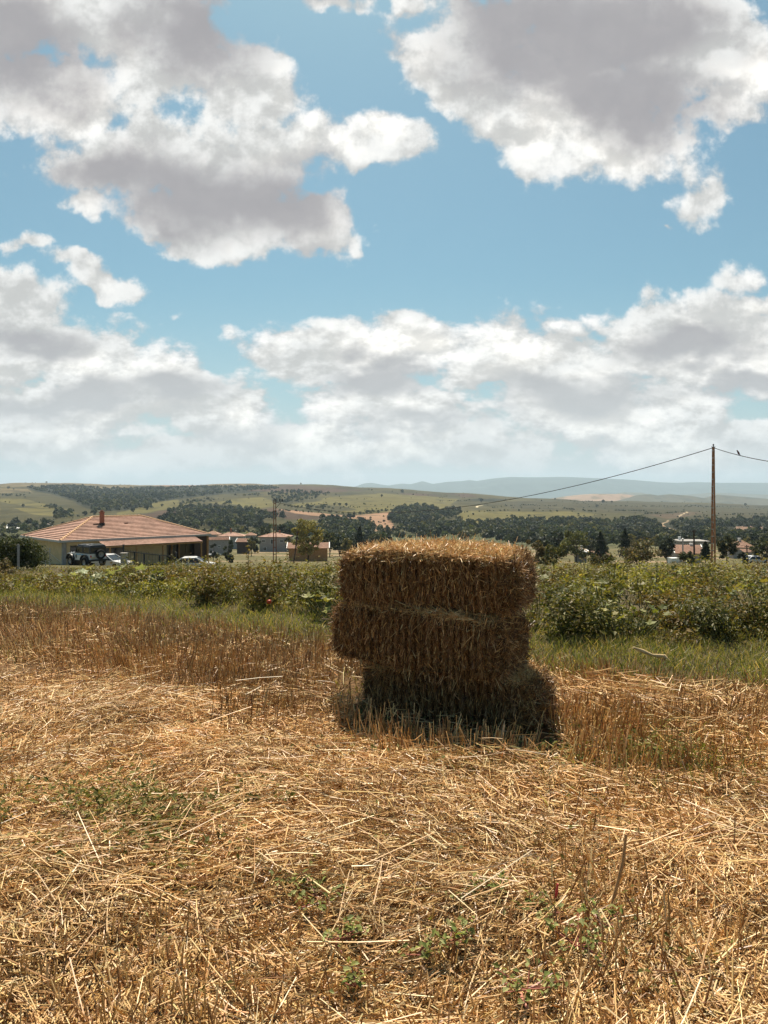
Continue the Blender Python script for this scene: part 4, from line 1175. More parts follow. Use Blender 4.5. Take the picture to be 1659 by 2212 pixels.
village_house('village_house', 'long flat-roofed grey building behind the gabled tan roof', 1472, 1536, 1171, 1169, 190, 8, R(-4), M_PALE, M_GREY, 'flat', [(-.7, .86, 1.1, .7), (-.35, .86, 1.1, .7), (.45, .86, .9, .8), (.6, .86, .9, .8)], (-.7, .6, M_WHITE))
village_house('village_house', 'pinkish hip-roofed house right of the tall brown pole', 1588, 1636, 1183, 1167.5, 195, 6.5, R(-10), M_PALE, M_TILE2, 'hip', [(.3, .75, .9, .8)], (-.1, .6, M_WHITE))
village_house('shed', 'low lean-to roof in front of the pinkish hip-roofed house', 1611, 1640, 1193, 1187.5, 182, 4, R(-10), M_PALE, M_TILE2, 'shed')
village_house('village_house', 'small house with a pale roof half hidden beside the yellow-green tree', 1244, 1279, 1193, 1183.5, 150, 5.5, R(-14), M_PALE, M_WHITE, 'hip', [], (.2, .4, M_WHITE))
village_house('shed', 'low dark shed beside the conifer right of the yellow-green tree', 1288, 1318, 1199, 1194.5, 150, 4, R(4), M_DARKWOOD, M_TILE2, 'shed')
b = Batch(); b.tube([(0, 0, 0), (0, 0, 4.6)], .16, 8); b.lathe((0, 0, 4.6), (0, 0, 1), [(.26, 0), (.26, .12), (.02, .3)], 8)
p = at(1475, 1179, 149)
o = b.build('flue_pipe', M_GALV); o.location = (p.x, p.y, gz(p.x, p.y)); o.scale = (1, 1, 1.0)
label(o, 'thin grey flue pipe standing left of the gabled tan roof', 'flue pipe')
o.scale = (1, 1, max(.2, (at(1475, 1163, 149).z - o.location.z) / 4.8))

# white tank, low walls --------------------------------------------------------
b = Batch(); b.box((0, 0, .6), (1.0, .8, 1.2)); b.box((0, 0, 1.22), (1.08, .88, .05)); b.tube([(-.3, -.42, .2), (-.3, -.42, 1.0)], .03, 6)
p = at(1455, 1214, 84); o = b.build('water_tank', M_WHITE); o.location = (p.x, p.y, at(1455, 1205, 84).z - 1.24)
o.rotation_euler = (0, 0, .3)
label(o, 'small white box tank standing at the far edge of the plot', 'tank')

# ------------------------------------------------------------------ vehicles
M_CARW = mat_plain('white_car_paint', (0.62, 0.61, 0.60), .25, .6, 0, .03, 1, 0)
M_TYRE = mat_plain('tyre_rubber', (0.014, 0.014, 0.015), .85, .2, 0, .2, 12)
M_RIM = mat_plain('wheel_rim', (0.22, 0.21, 0.21), .35, .5, .7, .1, 6)
M_RED = mat_plain('red_lamp', (0.45, 0.02, 0.015), .25, .6, 0, .05, 3, 0)
M_BLUE = mat_plain('blue_stripe', (0.03, 0.33, 0.62), .35, .5, 0, .05, 3, 0)
M_CREST = mat_plain('dark_crest', (0.05, 0.045, 0.045), .5, .3, 0, .1, 3, 0)
M_PLATE = mat_plain('number_plate', (0.55, 0.45, 0.25), .5, .3, 0, .1, 3, 0)
def wheel(parent, c, r, w, name='wheel', axis=(0, 1, 0)):
    e = bpy.data.objects.new(name, None); COL.objects.link(e); e.parent = parent; e.location = c
    t = Batch(); h = w / 2
    t.lathe((0, 0, 0), axis, [(r * .58, -h * .8), (r * .8, -h), (r * .95, -h * .85), (r, -h * .5), (r, h * .5), (r * .95, h * .85), (r * .8, h), (r * .58, h * .8)], 22)
    t.build('tyre', M_TYRE, e, smooth=True)
    m_ = Batch()
    m_.lathe((0, 0, 0), axis, [(r * .58, -h * .8), (r * .5, -h * .6), (r * .18, -h * .5), (r * .12, -h * .8), (.001, -h * .8)], 16)
    m_.lathe((0, 0, 0), axis, [(r * .58, h * .8), (r * .5, h * .6), (r * .18, h * .5), (r * .12, h * .8), (.001, h * .8)], 16)
    m_.build('rim', M_RIM, e)
    return e
def offroad(loc, rz):
    """x forward, y left"""
    e = empty('off_road_car', loc, rz, 'boxy white off-road car with black hard top and rear spare wheel', 'car')
    b = Batch()
    side = [(-1.85, .62), (-1.85, 1.12), (.55, 1.12), (.62, 1.14), (1.75, 1.06), (1.85, .98), (1.85, .66), (1.62, .62), (1.55, .86), (1.15, .92), (.8, .84), (.7, .52), (-.72, .52), (-.82, .84), (-1.15, .92), (-1.5, .84), (-1.62, .62)]
    b.prism([(x, -.72, z) for x, z in side], (0, 1.44, 0))
    b.build('body', M_CARW, e)
    b = Batch(); b.hexa([(.62, -.62, 1.142), (1.7, -.5, 1.07), (1.7, .5, 1.07), (.62, .62, 1.142), (.66, -.56, 1.20), (1.66, -.44, 1.12), (1.66, .44, 1.12), (.66, .56, 1.20)]); b.build('bonnet', M_CARW, e)
    b = Batch()
    b.hexa([(-1.83, -.70, 1.70), (.30, -.66, 1.74), (.30, .66, 1.74), (-1.83, .70, 1.70), (-1.78, -.62, 1.83), (.22, -.60, 1.85), (.22, .60, 1.85), (-1.78, .62, 1.83)])
    for s in (-1, 1):
        b.box((-1.76, s * .68, 1.41), (.14, .06, .60)); b.box((-.68, s * .69, 1.41), (.14, .06, .60)); b.box((-.3, s * .69, 1.66), (.9, .06, .1)); b.box((-1.2, s * .69, 1.66), (.9, .06, .1))
        b.box((-.6, s * .70, 1.16), (2.4, .05, .08))
    b.box((-1.80, 0, 1.18), (.06, 1.3, .12)); b.box((-1.80, 0, 1.66), (.06, 1.3, .1))
    b.build('hard_top', M_BLACK, e)
    b = Batch()
    for s in (-1, 1): b.tube([(.62, s * .64, 1.12), (.30, s * .62, 1.76)], .045, 6)
    b.tube([(.62, -.64, 1.14), (.62, .64, 1.14)], .04, 6)
    b.build('windscreen_frame', M_BLACK, e)
    b = Batch(); b.hexa([(.60, -.6, 1.15), (.62, -.6, 1.15), (.62, .6, 1.15), (.60, .6, 1.15), (.32, -.58, 1.72), (.34, -.58, 1.72), (.34, .58, 1.72), (.32, .58, 1.72)]); b.build('windscreen', M_GLASS, e)
    for s in (-1, 1):
        for x0, x1 in ((-1.69, -.75), (-.61, .24)):
            b = Batch(); b.box(((x0 + x1) / 2, s * .685, 1.41), (x1 - x0, .02, .42)); b.build('side_window', M_GLASS, e)
    b = Batch(); b.box((-1.80, 0, 1.42), (.02, 1.24, .36)); b.build('rear_window', M_GLASS, e)
    for s in (-1, 1):
        d = Batch(); d.box((.02, s * .725, .84), (1.05, .03, .54)); dr = d.build('door', M_CARW, e)
        d = Batch(); d.box((-.38, s * .75, 1.0), (.14, .03, .035)); d.build('handle', M_BLACK, dr)
    for x in (1.15, -1.15):
        for s in (-1, 1):
            f = Batch()
            pts = [(x + .56 * math.cos(a), s * .80, .52 + .50 * math.sin(a)) for a in np.linspace(.05, math.pi - .05, 9)]
            for p, q in zip(pts[:-1], pts[1:]):
                p, q = Vector(p), Vector(q); mid = (p + q) / 2; ang = math.atan2(q.z - p.z, q.x - p.x)
                f.box((0, 0, 0), ((q - p).length + .02, .24, .05), M=Matrix.Translation(mid) @ Matrix.Rotation(-ang, 4, 'Y'))
            f.build('wheel_arch', M_BLACK, e)
            wheel(e, (x, s * .76, .40), .40, .26)
    wheel(e, (-2.02, -.12, 1.06), .40, .24, 'spare_wheel', (1, 0, 0))
    b = Batch(); b.box((-1.95, 0, .58), (.16, 1.56, .16)); b.build('rear_bumper', M_BLACK, e)
    b = Batch(); b.box((1.95, 0, .60), (.16, 1.5, .16)); b.build('front_bumper', M_BLACK, e)
    for s in (-1, 1):
        b = Batch(); b.box((-1.87, s * .64, .92), (.05, .10, .16)); b.build('tail_lamp', M_RED, e)
        b = Batch(); b.tube([(.52, s * .74, 1.2), (.50, s * .92, 1.24)], .02, 5); b.box((.50, s * .95, 1.27), (.06, .12, .16)); b.build('wing_mirror', M_BLACK, e)
    b = Batch(); b.box((-1.86, .45, .78), (.02, .34, .12)); b.build('number_plate', M_PLATE, e)
    b = Batch(); b.box((-.10, .748, 1.02), (.72, .006, .08)); b.box((-.62, .726, .98), (.42, .006, .14)); b.build('blue_stripe', M_BLUE, e)
    b = Batch(); b.prism([(.30 + .11 * math.cos(a) * (1 if z else 1), .744, .84 + .17 * math.sin(a)) for z, a in enumerate(np.linspace(0, 2 * math.pi, 13)[:-1])], (0, .006, 0)); b.build('door_crest', M_CREST, e)
    b = Batch(); b.box((-.2, .3, 1.88), (.5, .05, .06)); b.box((-.9, -.2, 1.87), (.05, 1.0, .06)); b.box((-1.5, -.2, 1.87), (.05, 1.0, .06)); b.build('roof_bars', M_GALV, e)
    return e
jx = (187 - CX) / FPX * 65.5
je = offroad((jx, 65.5, gz(jx, 65.5) + .05), math.atan2(.64, -.77))
je.scale = (1.06, 1.06, 1.03)
def saloon(loc, rz, text):
    e = empty('parked_car', loc, rz, text, 'car', 'white cars parked in front of the big house')
    b = Batch()
    side = [(-2.1, .35), (-2.12, .78), (-1.75, .92), (1.0, .90), (1.9, .76), (2.1, .60), (2.1, .32), (1.75, .26), (1.6, .58), (1.3, .66), (1.0, .58), (.85, .24), (-.85, .24), (-1.0, .58), (-1.3, .66), (-1.6, .58), (-1.75, .26)]
    b.prism([(x, -.82, z) for x, z in side], (0, 1.64, 0)); b.build('body', M_CARW, e)
    b = Batch()
    g = [(-1.75, .92), (-1.05, 1.36), (.10, 1.38), (.98, .91)]
    b.hexa([(g[0][0], -.78, g[0][1]), (g[3][0], -.78, g[3][1]), (g[3][0], .78, g[3][1]), (g[0][0], .78, g[0][1]), (g[1][0], -.60, g[1][1]), (g[2][0], -.60, g[2][1]), (g[2][0], .60, g[2][1]), (g[1][0], .60, g[1][1])]); b.build('windows', M_GLASS, e)
    b = Batch(); b.hexa([(-1.15, -.64, 1.35), (.18, -.64, 1.36), (.18, .64, 1.36), (-1.15, .64, 1.35), (-1.0, -.52, 1.43), (.05, -.52, 1.44), (.05, .52, 1.44), (-1.0, .52, 1.43)])
    for s in (-1, 1):
        b.tube([(.12, s * .62, 1.39), (1.0, s * .77, .92)], .04, 6); b.tube([(-1.08, s * .62, 1.37), (-1.76, s * .77, .93)], .05, 6); b.tube([(-.5, s * .63, 1.38), (-.5, s * .80, .92)], .04, 6)
    b.build('roof', M_CARW, e)
    for x in (1.3, -1.3):
        for s in (-1, 1): wheel(e, (x, s * .74, .31), .31, .2)
    for s in (-1, 1):
        b = Batch(); b.box((2.08, s * .6, .62), (.08, .3, .12)); b.build('headlight', M_GLASS, e)
        b = Batch(); b.box((-2.11, s * .62, .72), (.05, .26, .14)); b.build('tail_lamp', M_RED, e)
    return e
x = (236 - CX) / FPX * 69; saloon((x, 69, gz(x, 69) - .02), R(-20), 'white car with sloping windscreen half hidden beside the spare wheel')
x = (421 - CX) / FPX * 70; saloon((x, 70, gz(x, 70) - .02), R(5), 'white car whose roof shows in front of the dark veranda')
for (px, py, Y, rz, txt) in [(1632, 1206, 120, .2, 'small white van parked far off at the right edge'), (462, 1173, 215, 1.0, 'small pale car parked in the village beside the grey shed')]:
    p = at(px, py, Y); c = saloon((p.x, p.y, gz(p.x, p.y)), rz, txt); c['group'] = 'cars parked in the village'; c['category'] = 'car'
    if 'van' in txt: c.name = 'parked_van'; c['category'] = 'van'

# ------------------------------------------------------------------ fence, gate and posts by the house
fx0, fy0 = -23.2, 66.0
f = empty('picket_fence', (fx0, fy0, gz(fx0, fy0)), math.atan2(.686, .727), 'black iron picket fence in front of the cream house wall', 'fence')
def fz(s): return gz(fx0 + .727 * s, fy0 + .686 * s) - gz(fx0, fy0)
b = Batch()
for k in range(34):
    s = .15 * k; b.box((s, 0, fz(s) + .85), (.025, .025, 1.6))
b.build('pickets', M_BLACK, f)
b = Batch(); b.tube([(0, 0, fz(0) + 1.45), (5.0, 0, fz(5) + 1.5)], .045, 6); b.build('rail', M_BLACK, f)
b = Batch(); b.tube([(0, 0, fz(0) + .25), (5.0, 0, fz(5) + .25)], .03, 6); b.build('rail', M_BLACK, f)
for s, hh in ((-.05, 2.0), (.95, 1.5), (1.9, 1.5), (3.4, 1.5), (5.05, 1.9)):
    b = Batch(); b.box((s, 0, fz(s) + hh / 2), (.12, .12, hh)); b.box((s, 0, fz(s) + hh + .02), (.16, .16, .04)); b.build('post', M_BLACK, f)
p = at(268, 1205, 64.5); z = gz(p.x, p.y)
b = Batch(); b.box((0, 0, .55), (.46, .46, 1.1)); b.box((0, 0, 1.13), (.56, .56, .08)); o = b.build('gate_pillar', M_PALE); o.location = (p.x, p.y, z)
label(o, 'short pale concrete pillar at the left end of the picket fence', 'pillar')
p = at(103, 1205, 60); z = gz(p.x, p.y)
g = empty('metal_gate', (p.x, p.y, z), R(25), 'grey metal gate frame beside the left wall of the house', 'gate')
for x_, h_ in ((-.16, 1.35), (.16, 1.45), (-1.1, 1.25)):
    b = Batch(); b.tube([(x_, 0, -.1), (x_, 0, h_)], .045, 7); b.build('post', M_GALV, g)
b = Batch(); b.tube([(-1.1, 0, 1.15), (.16, 0, 1.2)], .03, 6); b.tube([(.16, 0, 1.0), (1.0, 0, .25)], .025, 6); b.tube([(-1.1, 0, .35), (.16, 0, .35)], .03, 6); b.build('bar', M_GALV, g)
p = at(39.6, 1200, 43); z = gz(p.x, p.y)
b = Batch(); b.box((0, 0, .75), (.10, .10, 1.5)); b.box((0, 0, 1.52), (.07, .07, .06)); o = b.build('fence_post', M_GREY); o.location = (p.x, p.y, z)
label(o, 'slim grey concrete fence post standing in front of the dark shrub', 'post')

# ------------------------------------------------------------------ poles, cables, bird
def ladder_pole(px, y_top, Y, rz, w0, w1, leg, text, nb, batten_m):
    x = (px - CX) / FPX * Y; zg = gz(x, Y) - .2
    H = EYE - (y_top - HOR) / FPX * Y - zg
    e = empty('utility_pole', (x, Y, zg), rz, text, 'utility pole')
    for s in (-1, 1):
        b = Batch()
        a0, a1 = s * w0 / 2, s * w1 / 2
        d = leg
        b.hexa([(a0 - d * .35, -d, 0), (a0 + d * .35, -d, 0), (a0 + d * .35, d, 0), (a0 - d * .35, d, 0), (a1 - d * .25, -d * .7, H), (a1 + d * .25, -d * .7, H), (a1 + d * .25, d * .7, H), (a1 - d * .25, d * .7, H)])
        b.build('leg', M_RUST, e)
    for k in range(nb):
        t = (k + .5) / nb; w = w0 + (w1 - w0) * t
        b = Batch()
        for s in (-1, 1):
            b.box((0, s * leg * (1 - .3 * t) * 1.04, H * t), (w, .02, .09))
        b.build('batten', batten_m, e)
    b = Batch(); b.box((0, 0, H + .02), (w1 + .14, leg * 1.8, .05)); b.tube([(0, 0, H), (0, 0, H + .20)], .03, 6); b.lathe((0, 0, H + .12), (0, 0, 1), [(.02, 0), (.07, .02), (.05, .07), (.07, .10), (.02, .15)], 10)
    b.build('insulator', M_BLACK, e)
    return e, H
M_RUST_DARK = mat_plain('dark_rusty_steel', (0.16, 0.065, 0.035), .8, .2, 0, .25, 3)
M_BATT = mat_plain('pale_batten', (0.48, 0.38, 0.30), .7, .2, 0, .2, 6)
P1, H1 = ladder_pole(1541, 966, 60, R(-46), .26, .10, .12, 'tall tapering brown ladder-like utility pole at the right', 17, M_BATT)
P2, H2 = ladder_pole(593.5, 1080, 118, R(20), .48, .30, .15, 'rusty two-legged utility pole standing above the village roofs', 9, M_RUST_DARK)
for c_ in P2.children:
    if c_.name.startswith('leg'): c_.data.materials[0] = M_RUST_DARK
b = Batch()
b.tube([(-.2, 0, H2 - .5), (1.3, 0, H2 - .15)], .05, 6); b.tube([(.1, 0, H2 - 1.4), (1.0, 0, H2 - .4)], .04, 6)
for xx in (.2, .8, 1.25): b.lathe((xx, 0, H2 - .2), (0, 0, 1), [(.03, 0), (.13, .06), (.10, .2), (.13, .26), (.03, .4)], 8)
b.build('bracket', M_BLACK, P2)
def simple_pole(pt, yt, xb, Y, r, text, m_):
    yb = None; x = (xb - CX) / FPX * Y; zg = gz(x, Y) - .3
    top = at(pt, yt, Y); b = Batch()
    b.tube([(0, 0, 0), (top.x - x, 0, top.z - zg)], [r, r * .65], 8)
    b.tube([(top.x - x - .25, 0, top.z - zg - .25), (top.x - x + .25, 0, top.z - zg - .25)], r * .4, 6)
    for s in (-.22, .22): b.lathe((top.x - x + s, 0, top.z - zg - .22), (0, 0, 1), [(.02, 0), (.05, .03), (.04, .1), (.01, .14)], 8)
    o = b.build('wooden_pole', m_); o.location = (x, Y, zg)
    return label(o, text, 'pole', 'wooden poles')
simple_pole(643, 1147, 634, 105, .11, 'leaning dark wooden pole between the rusty pole and the airy tree', M_DARKWOOD)
simple_pole(1499, 1144, 1500, 85, .13, 'thin dark pole standing in front of the gabled tan roof', M_DARKWOOD)
simple_pole(1613, 1177, 1615, 95, .10, 'short dark pole in front of the pinkish hip-roofed house', M_DARKWOOD)
simple_pole(1657, 1180, 1656, 95, .11, 'dark pole cut by the right edge of the picture', M_DARKWOOD)
M_CABLE = mat_plain('cable', (0.018, 0.017, 0.017), .7, .2, 0, .1, 2, 0)
def cable(p, q, sag, r, text, n=40):
    p, q = Vector(p), Vector(q); b = Batch()
    pts = [(p.lerp(q, t) - Vector((0, 0, sag * 4 * t * (1 - t)))) - p for t in np.linspace(0, 1, n)]
    b.tube(pts, r, 5); o = b.build('power_cable', M_CABLE); o.location = p
    return label(o, text, 'cable', 'overhead cables'), [v + p for v in pts]
T1 = at(1541, 967, 60); T2 = at(594, 1084, 118)
cable(T1, T2, 3.3, .032, 'black cable sagging from the tall brown pole down to the left')
far_p = at(1800, 1008, 46)
_, rp = cable(T1, far_p, .35, .028, 'black cable running from the tall brown pole out of the right edge')
cable(at(1499, 1147, 85), at(1657, 1183, 95), .5, .018, 'thin cable between the dark poles at the right')
cable(at(1499, 1147, 85), at(1150, 1158, 150), 1.0, .022, 'thin cable running left from the dark pole over the trees')
# bird
k = min(range(len(rp)), key=lambda i: abs(CX + FPX * rp[i].x / rp[i].y - 1594))
bp = rp[k]
b = Batch()
def blob(bt, c, s, n=8, rot=0):
    vs = []; ring = 10
    for i in range(n + 1):
        th = math.pi * i / n
        for j in range(ring):
            ph = 2 * math.pi * j / ring
            v = Vector((math.sin(th) * math.cos(ph) * s[0], math.sin(th) * math.sin(ph) * s[1], math.cos(th) * s[2])); v.rotate(Matrix.Rotation(rot, 3, 'Y'))
            vs.append(tuple(v + Vector(c)))
    bt.add(vs, [(i * ring + j, i * ring + (j + 1) % ring, (i + 1) * ring + (j + 1) % ring, (i + 1) * ring + j) for i in range(n) for j in range(ring)])
blob(b, (0, 0, .15), (.075, .07, .15), 8, -.45); blob(b, (-.085, 0, .30), (.052, .05, .055)); blob(b, (.10, 0, .02), (.03, .035, .13), 6, -.5)
b.tube([(-.13, 0, .30), (-.17, 0, .29)], [.015, .003], 5)
b.tube([(.0, .02, .04), (.0, .02, 0)], .008, 4); b.tube([(.0, -.02, .04), (.0, -.02, 0)], .008, 4)
o = b.build('bird', mat_plain('bird_feathers', (0.10, 0.035, 0.03), .8, .2, 0, .2, 20), smooth=True); o.location = bp + Vector((0, 0, .028))
label(o, 'small dark bird perched on the cable right of the tall brown pole', 'bird')

# ------------------------------------------------------------------ trees
GREEN = [(0.050, 0.062, 0.026), (0.036, 0.046, 0.020), (0.068, 0.080, 0.032), (0.085, 0.088, 0.036)]
DKGREEN = [(0.028, 0.036, 0.020), (0.020, 0.027, 0.016), (0.042, 0.050, 0.026)]
YELGREEN = [(0.13, 0.135, 0.035), (0.10, 0.11, 0.03), (0.17, 0.16, 0.045), (0.08, 0.085, 0.028)]
OLIVE = [(0.19, 0.165, 0.06), (0.15, 0.13, 0.05), (0.24, 0.20, 0.075), (0.11, 0.10, 0.04)]
DRYBUSH = [(0.17, 0.125, 0.065), (0.12, 0.09, 0.045), (0.21, 0.165, 0.09), (0.08, 0.075, 0.035)]
def crown_points(n, r, h, z0, style, clumps, rng):
    """points and outward directions spread through clumps of foliage"""
    if style == 'conifer':
        t = rng.random(n) ** .75
        tier = (1 - (t * 6 % 1) * .45) * rng.uniform(.7, 1.25, n)
        rad = r * 1.15 * (1 - t ** 1.6) ** .9 * tier * np.sqrt(rng.uniform(.25, 1, n)) + .03
        a = rng.random(n) * 6.283
        P = np.stack([np.cos(a) * rad, np.sin(a) * rad, z0 + h * t], 1)
        N_ = np.stack([np.cos(a), np.sin(a), rng.normal(.35, .4, n)], 1)
        return P, N_
    k = clumps
    # centres of clumps over an uneven ovoid
    u = unit(rng.normal(size=(k, 3))); rad = rng.uniform(.45, .92, (k, 1))
    Cc = u * rad * np.array([r, r, h / 2]) + np.array([0, 0, z0 + h / 2])
    if style == 'airy': cr = rng.uniform(.14, .26, k)
    elif style == 'bush': Cc[:, 2] = z0 + h * (.15 + .72 * rng.random(k)); cr = rng.uniform(.24, .42, k)
    else: cr = rng.uniform(.22, .40, k)
    i = rng.integers(0, k, n)
    d = unit(rng.normal(size=(n, 3)))
    rr = (rng.random((n, 1)) ** .45) * (cr[i] * r)[:, None]
    P = Cc[i] + d * rr * np.array([1, 1, .85])
    P[:, 2] = np.maximum(P[:, 2], z0 * .6 + .02)
    return P, d + rng.normal(0, .5, (n, 3)) + np.array([0, 0, .3])
def make_tree(name, loc, r, h, style, cols, n, leaf, text, cat='tree', group=None, trunk=.22, seed=None, clumps=22, rz=0, tone=.25):
    rng = np.random.default_rng(seed if seed is not None else RNG.integers(1 << 30))
    e = empty(name, loc, rz, text, cat, group)
    z0 = h * trunk
    P, N_ = crown_points(n, r, h - z0, z0, style, clumps, rng)
    b = Batch()
    Ls = leaf * rng.uniform(.5, 1.5, n)
    tn = 1 + tone * (rng.normal(size=n)) * .6 + tone * 1.6 * (vnoise(P[:, 0] / r * 2.3 + 5, P[:, 2] / h * 4 + P[:, 1] / r * 2, 5) - .5)
    leaves(b, P, N_, Ls, Ls * rng.uniform(.45, .8, n), np.clip(palette(n, cols, None, .16, rng) * np.clip(tn, .4, 1.8)[:, None], .005, .5), rng.uniform(0, .35, n), rng=rng)
    b.build('crown', M_TREE, e)
    b = Batch()
    tr = max(.03, h * .022)
    b.tube([(0, 0, -.3), (rng.normal(0, .02) * h, 0, h * .35), (rng.normal(0, .03) * h, rng.normal(0, .02) * h, h * .8)], [tr, tr * .75, tr * .25], 7)
    for k in range(6 if style != 'conifer' else 0):
        a = rng.random() * 6.283; zz = h * rng.uniform(.12, .5); q = rng.uniform(.5, .85)
        b.tube([(0, 0, zz), (math.cos(a) * r * q * .5, math.sin(a) * r * q * .5, zz + h * .14), (math.cos(a) * r * q, math.sin(a) * r * q, zz + h * rng.uniform(.22, .36))], [tr * .5, tr * .32, tr * .1], 5)
    b.build('trunk' if cat == 'tree' else 'stem', M_BARK, e)
    return e
def tree_px(name, px, y_top, y_base, w, Y, style, cols, text, n=1400, leaf=None, cat='tree', group=None, trunk=.18, clumps=22, sink=True):
    x = (px - CX) / FPX * Y
    zg = gz(x, Y)
    top = EYE - (y_top - HOR) / FPX * Y
    h = max(top - zg, .6)
    r = w / FPX * Y / 2
    leaf = leaf or max(.10, Y * .0026)
    return make_tree(name, (x, Y, zg), r, h, style, cols, n, leaf, text, cat, group, trunk, None, clumps)
tree_px('shrub', 36, 1158, 1222, 118, 46, 'bush', GREEN + YELGREEN[3:], 'big dense dark green shrub at the left edge beside the house', 11000, .13, 'shrub', None, .03, 60)
tree_px('shrub', 2, 1205, 1228, 50, 30, 'bush', DRYBUSH, 'low brown leafy shrub at the left picture edge', 900, .08, 'shrub', None, .04, 14)
tree_px('poplar_tree', 666, 1114, 1197, 74, 130, 'airy', [(0.30, 0.26, 0.085), (0.23, 0.205, 0.07), (0.36, 0.30, 0.11), (0.16, 0.15, 0.05)], 'airy olive-yellow tree with thin crown above the long barn', 6500, .28, 'tree', None, .16, 70)
tree_px('broadleaf_tree', 1244, 1141, 1187, 64, 150, 'round', YELGREEN, 'round yellow-green tree right of the straw bales', 2400, .36, 'tree', None, .12, 26)
tree_px('conifer_tree', 1297, 1149, 1196, 36, 150, 'conifer', DKGREEN, 'dark conifer directly right of the yellow-green tree', 1500, .4)
tree_px('conifer_tree', 1350, 1143, 1196, 34, 150, 'conifer', DKGREEN, 'dark conifer rising behind the tan bush', 1500, .4)
tree_px('bush', 1381, 1165, 1214, 86, 58, 'bush', DRYBUSH[:3] + GREEN[:1], 'tan and green spreading bush left of the gabled tan roof', 3000, .15, 'bush', None, .05, 30)
tree_px('bush', 1156, 1162, 1212, 44, 40, 'bush', DRYBUSH, 'pale dry bush peeping out behind the right end of the bales', 1800, .10, 'bush', None, .05, 18)
tree_px('broadleaf_tree', 1570, 1156, 1212, 48, 78, 'round', DKGREEN + DRYBUSH[:1], 'dark tree with tan top immediately right of the tall brown pole', 2200, .2, 'tree', None, .08, 24)
tree_px('conifer_tree', 1524, 1171, 1210, 26, 92, 'conifer', DKGREEN, 'small dark conifer immediately left of the tall brown pole', 1300, .24)
tree_px('broadleaf_tree', 1478, 1190, 1216, 40, 75, 'bush', GREEN, 'low leafy tree in front of the gabled tan roof', 1500, .18, 'tree', None, .06, 18)
tree_px('broadleaf_tree', 1441, 1160, 1205, 44, 140, 'round', DKGREEN, 'dark round tree left of the flue pipe', 1500, .36)
tree_px('broadleaf_tree', 1645, 1164, 1208, 44, 120, 'round', GREEN + YELGREEN[3:], 'green tree at the right edge of the picture beside the lean-to', 1600, .3)
tree_px('broadleaf_tree', 1606, 1190, 1210, 24, 110, 'bush', DKGREEN, 'small dark tree below the pinkish hip roof', 900, .28, 'tree', None, .06, 12)
tree_px('bush', 1200, 1172, 1212, 60, 52, 'bush', OLIVE + GREEN, 'low olive bush between the bales and the yellow-green tree', 2000, .14, 'bush', None, .05, 22)
tree_px('bush', 1300, 1196, 1216, 60, 48, 'bush', DRYBUSH + GREEN, 'low brownish bush under the dark conifers', 1600, .12, 'bush', None, .05, 18)
tree_px('conifer_tree', 777, 1139, 1190, 34, 200, 'conifer', DKGREEN, 'tall dark conifer just left of the straw bales', 1400, .5)
tree_px('broadleaf_tree', 712, 1143, 1185, 32, 210, 'round', GREEN + OLIVE[:1], 'green tree right of the airy olive tree', 1300, .5)
tree_px('broadleaf_tree', 575, 1134, 1165, 40, 310, 'round', GREEN, 'leafy tree behind the two-storey grey house', 1300, .75)
tree_px('broadleaf_tree', 615, 1131, 1165, 40, 320, 'round', DKGREEN, 'dark tree behind the rusty two-legged pole', 1300, .75)
tree_px('broadleaf_tree', 494, 1163, 1186, 22, 200, 'round', GREEN, 'small tree in front of the wide orange village roof', 700, .45, 'tree', None, .1, 12)
tree_px('bush', 460, 1170, 1188, 24, 170, 'bush', DKGREEN, 'dark bush at the right end of the big house', 700, .4, 'bush', None, .05, 12)
tree_px('bush', 495, 1184, 1199, 28, 120, 'bush', DKGREEN, 'dark low bush on the bare yard right of the big house', 800, .28, 'bush', None, .05, 12)
tree_px('broadleaf_tree', 543, 1160, 1182, 22, 215, 'round', OLIVE, 'small olive tree between the village barn and the two-storey house', 700, .48, 'tree', None, .1, 12)
# the tall thin weed against the village
def tw(lf, st):
    bush(lf, st, *tw.xy, .07, 1.02, 60, 'dry', .06, stems=2)
tw.xy = ((537 - CX) / FPX * 13.5, 13.5)
single_plant('tall_weed', 'tall thin weed standing above the plants, dark against the village', 'weed', None, tw)

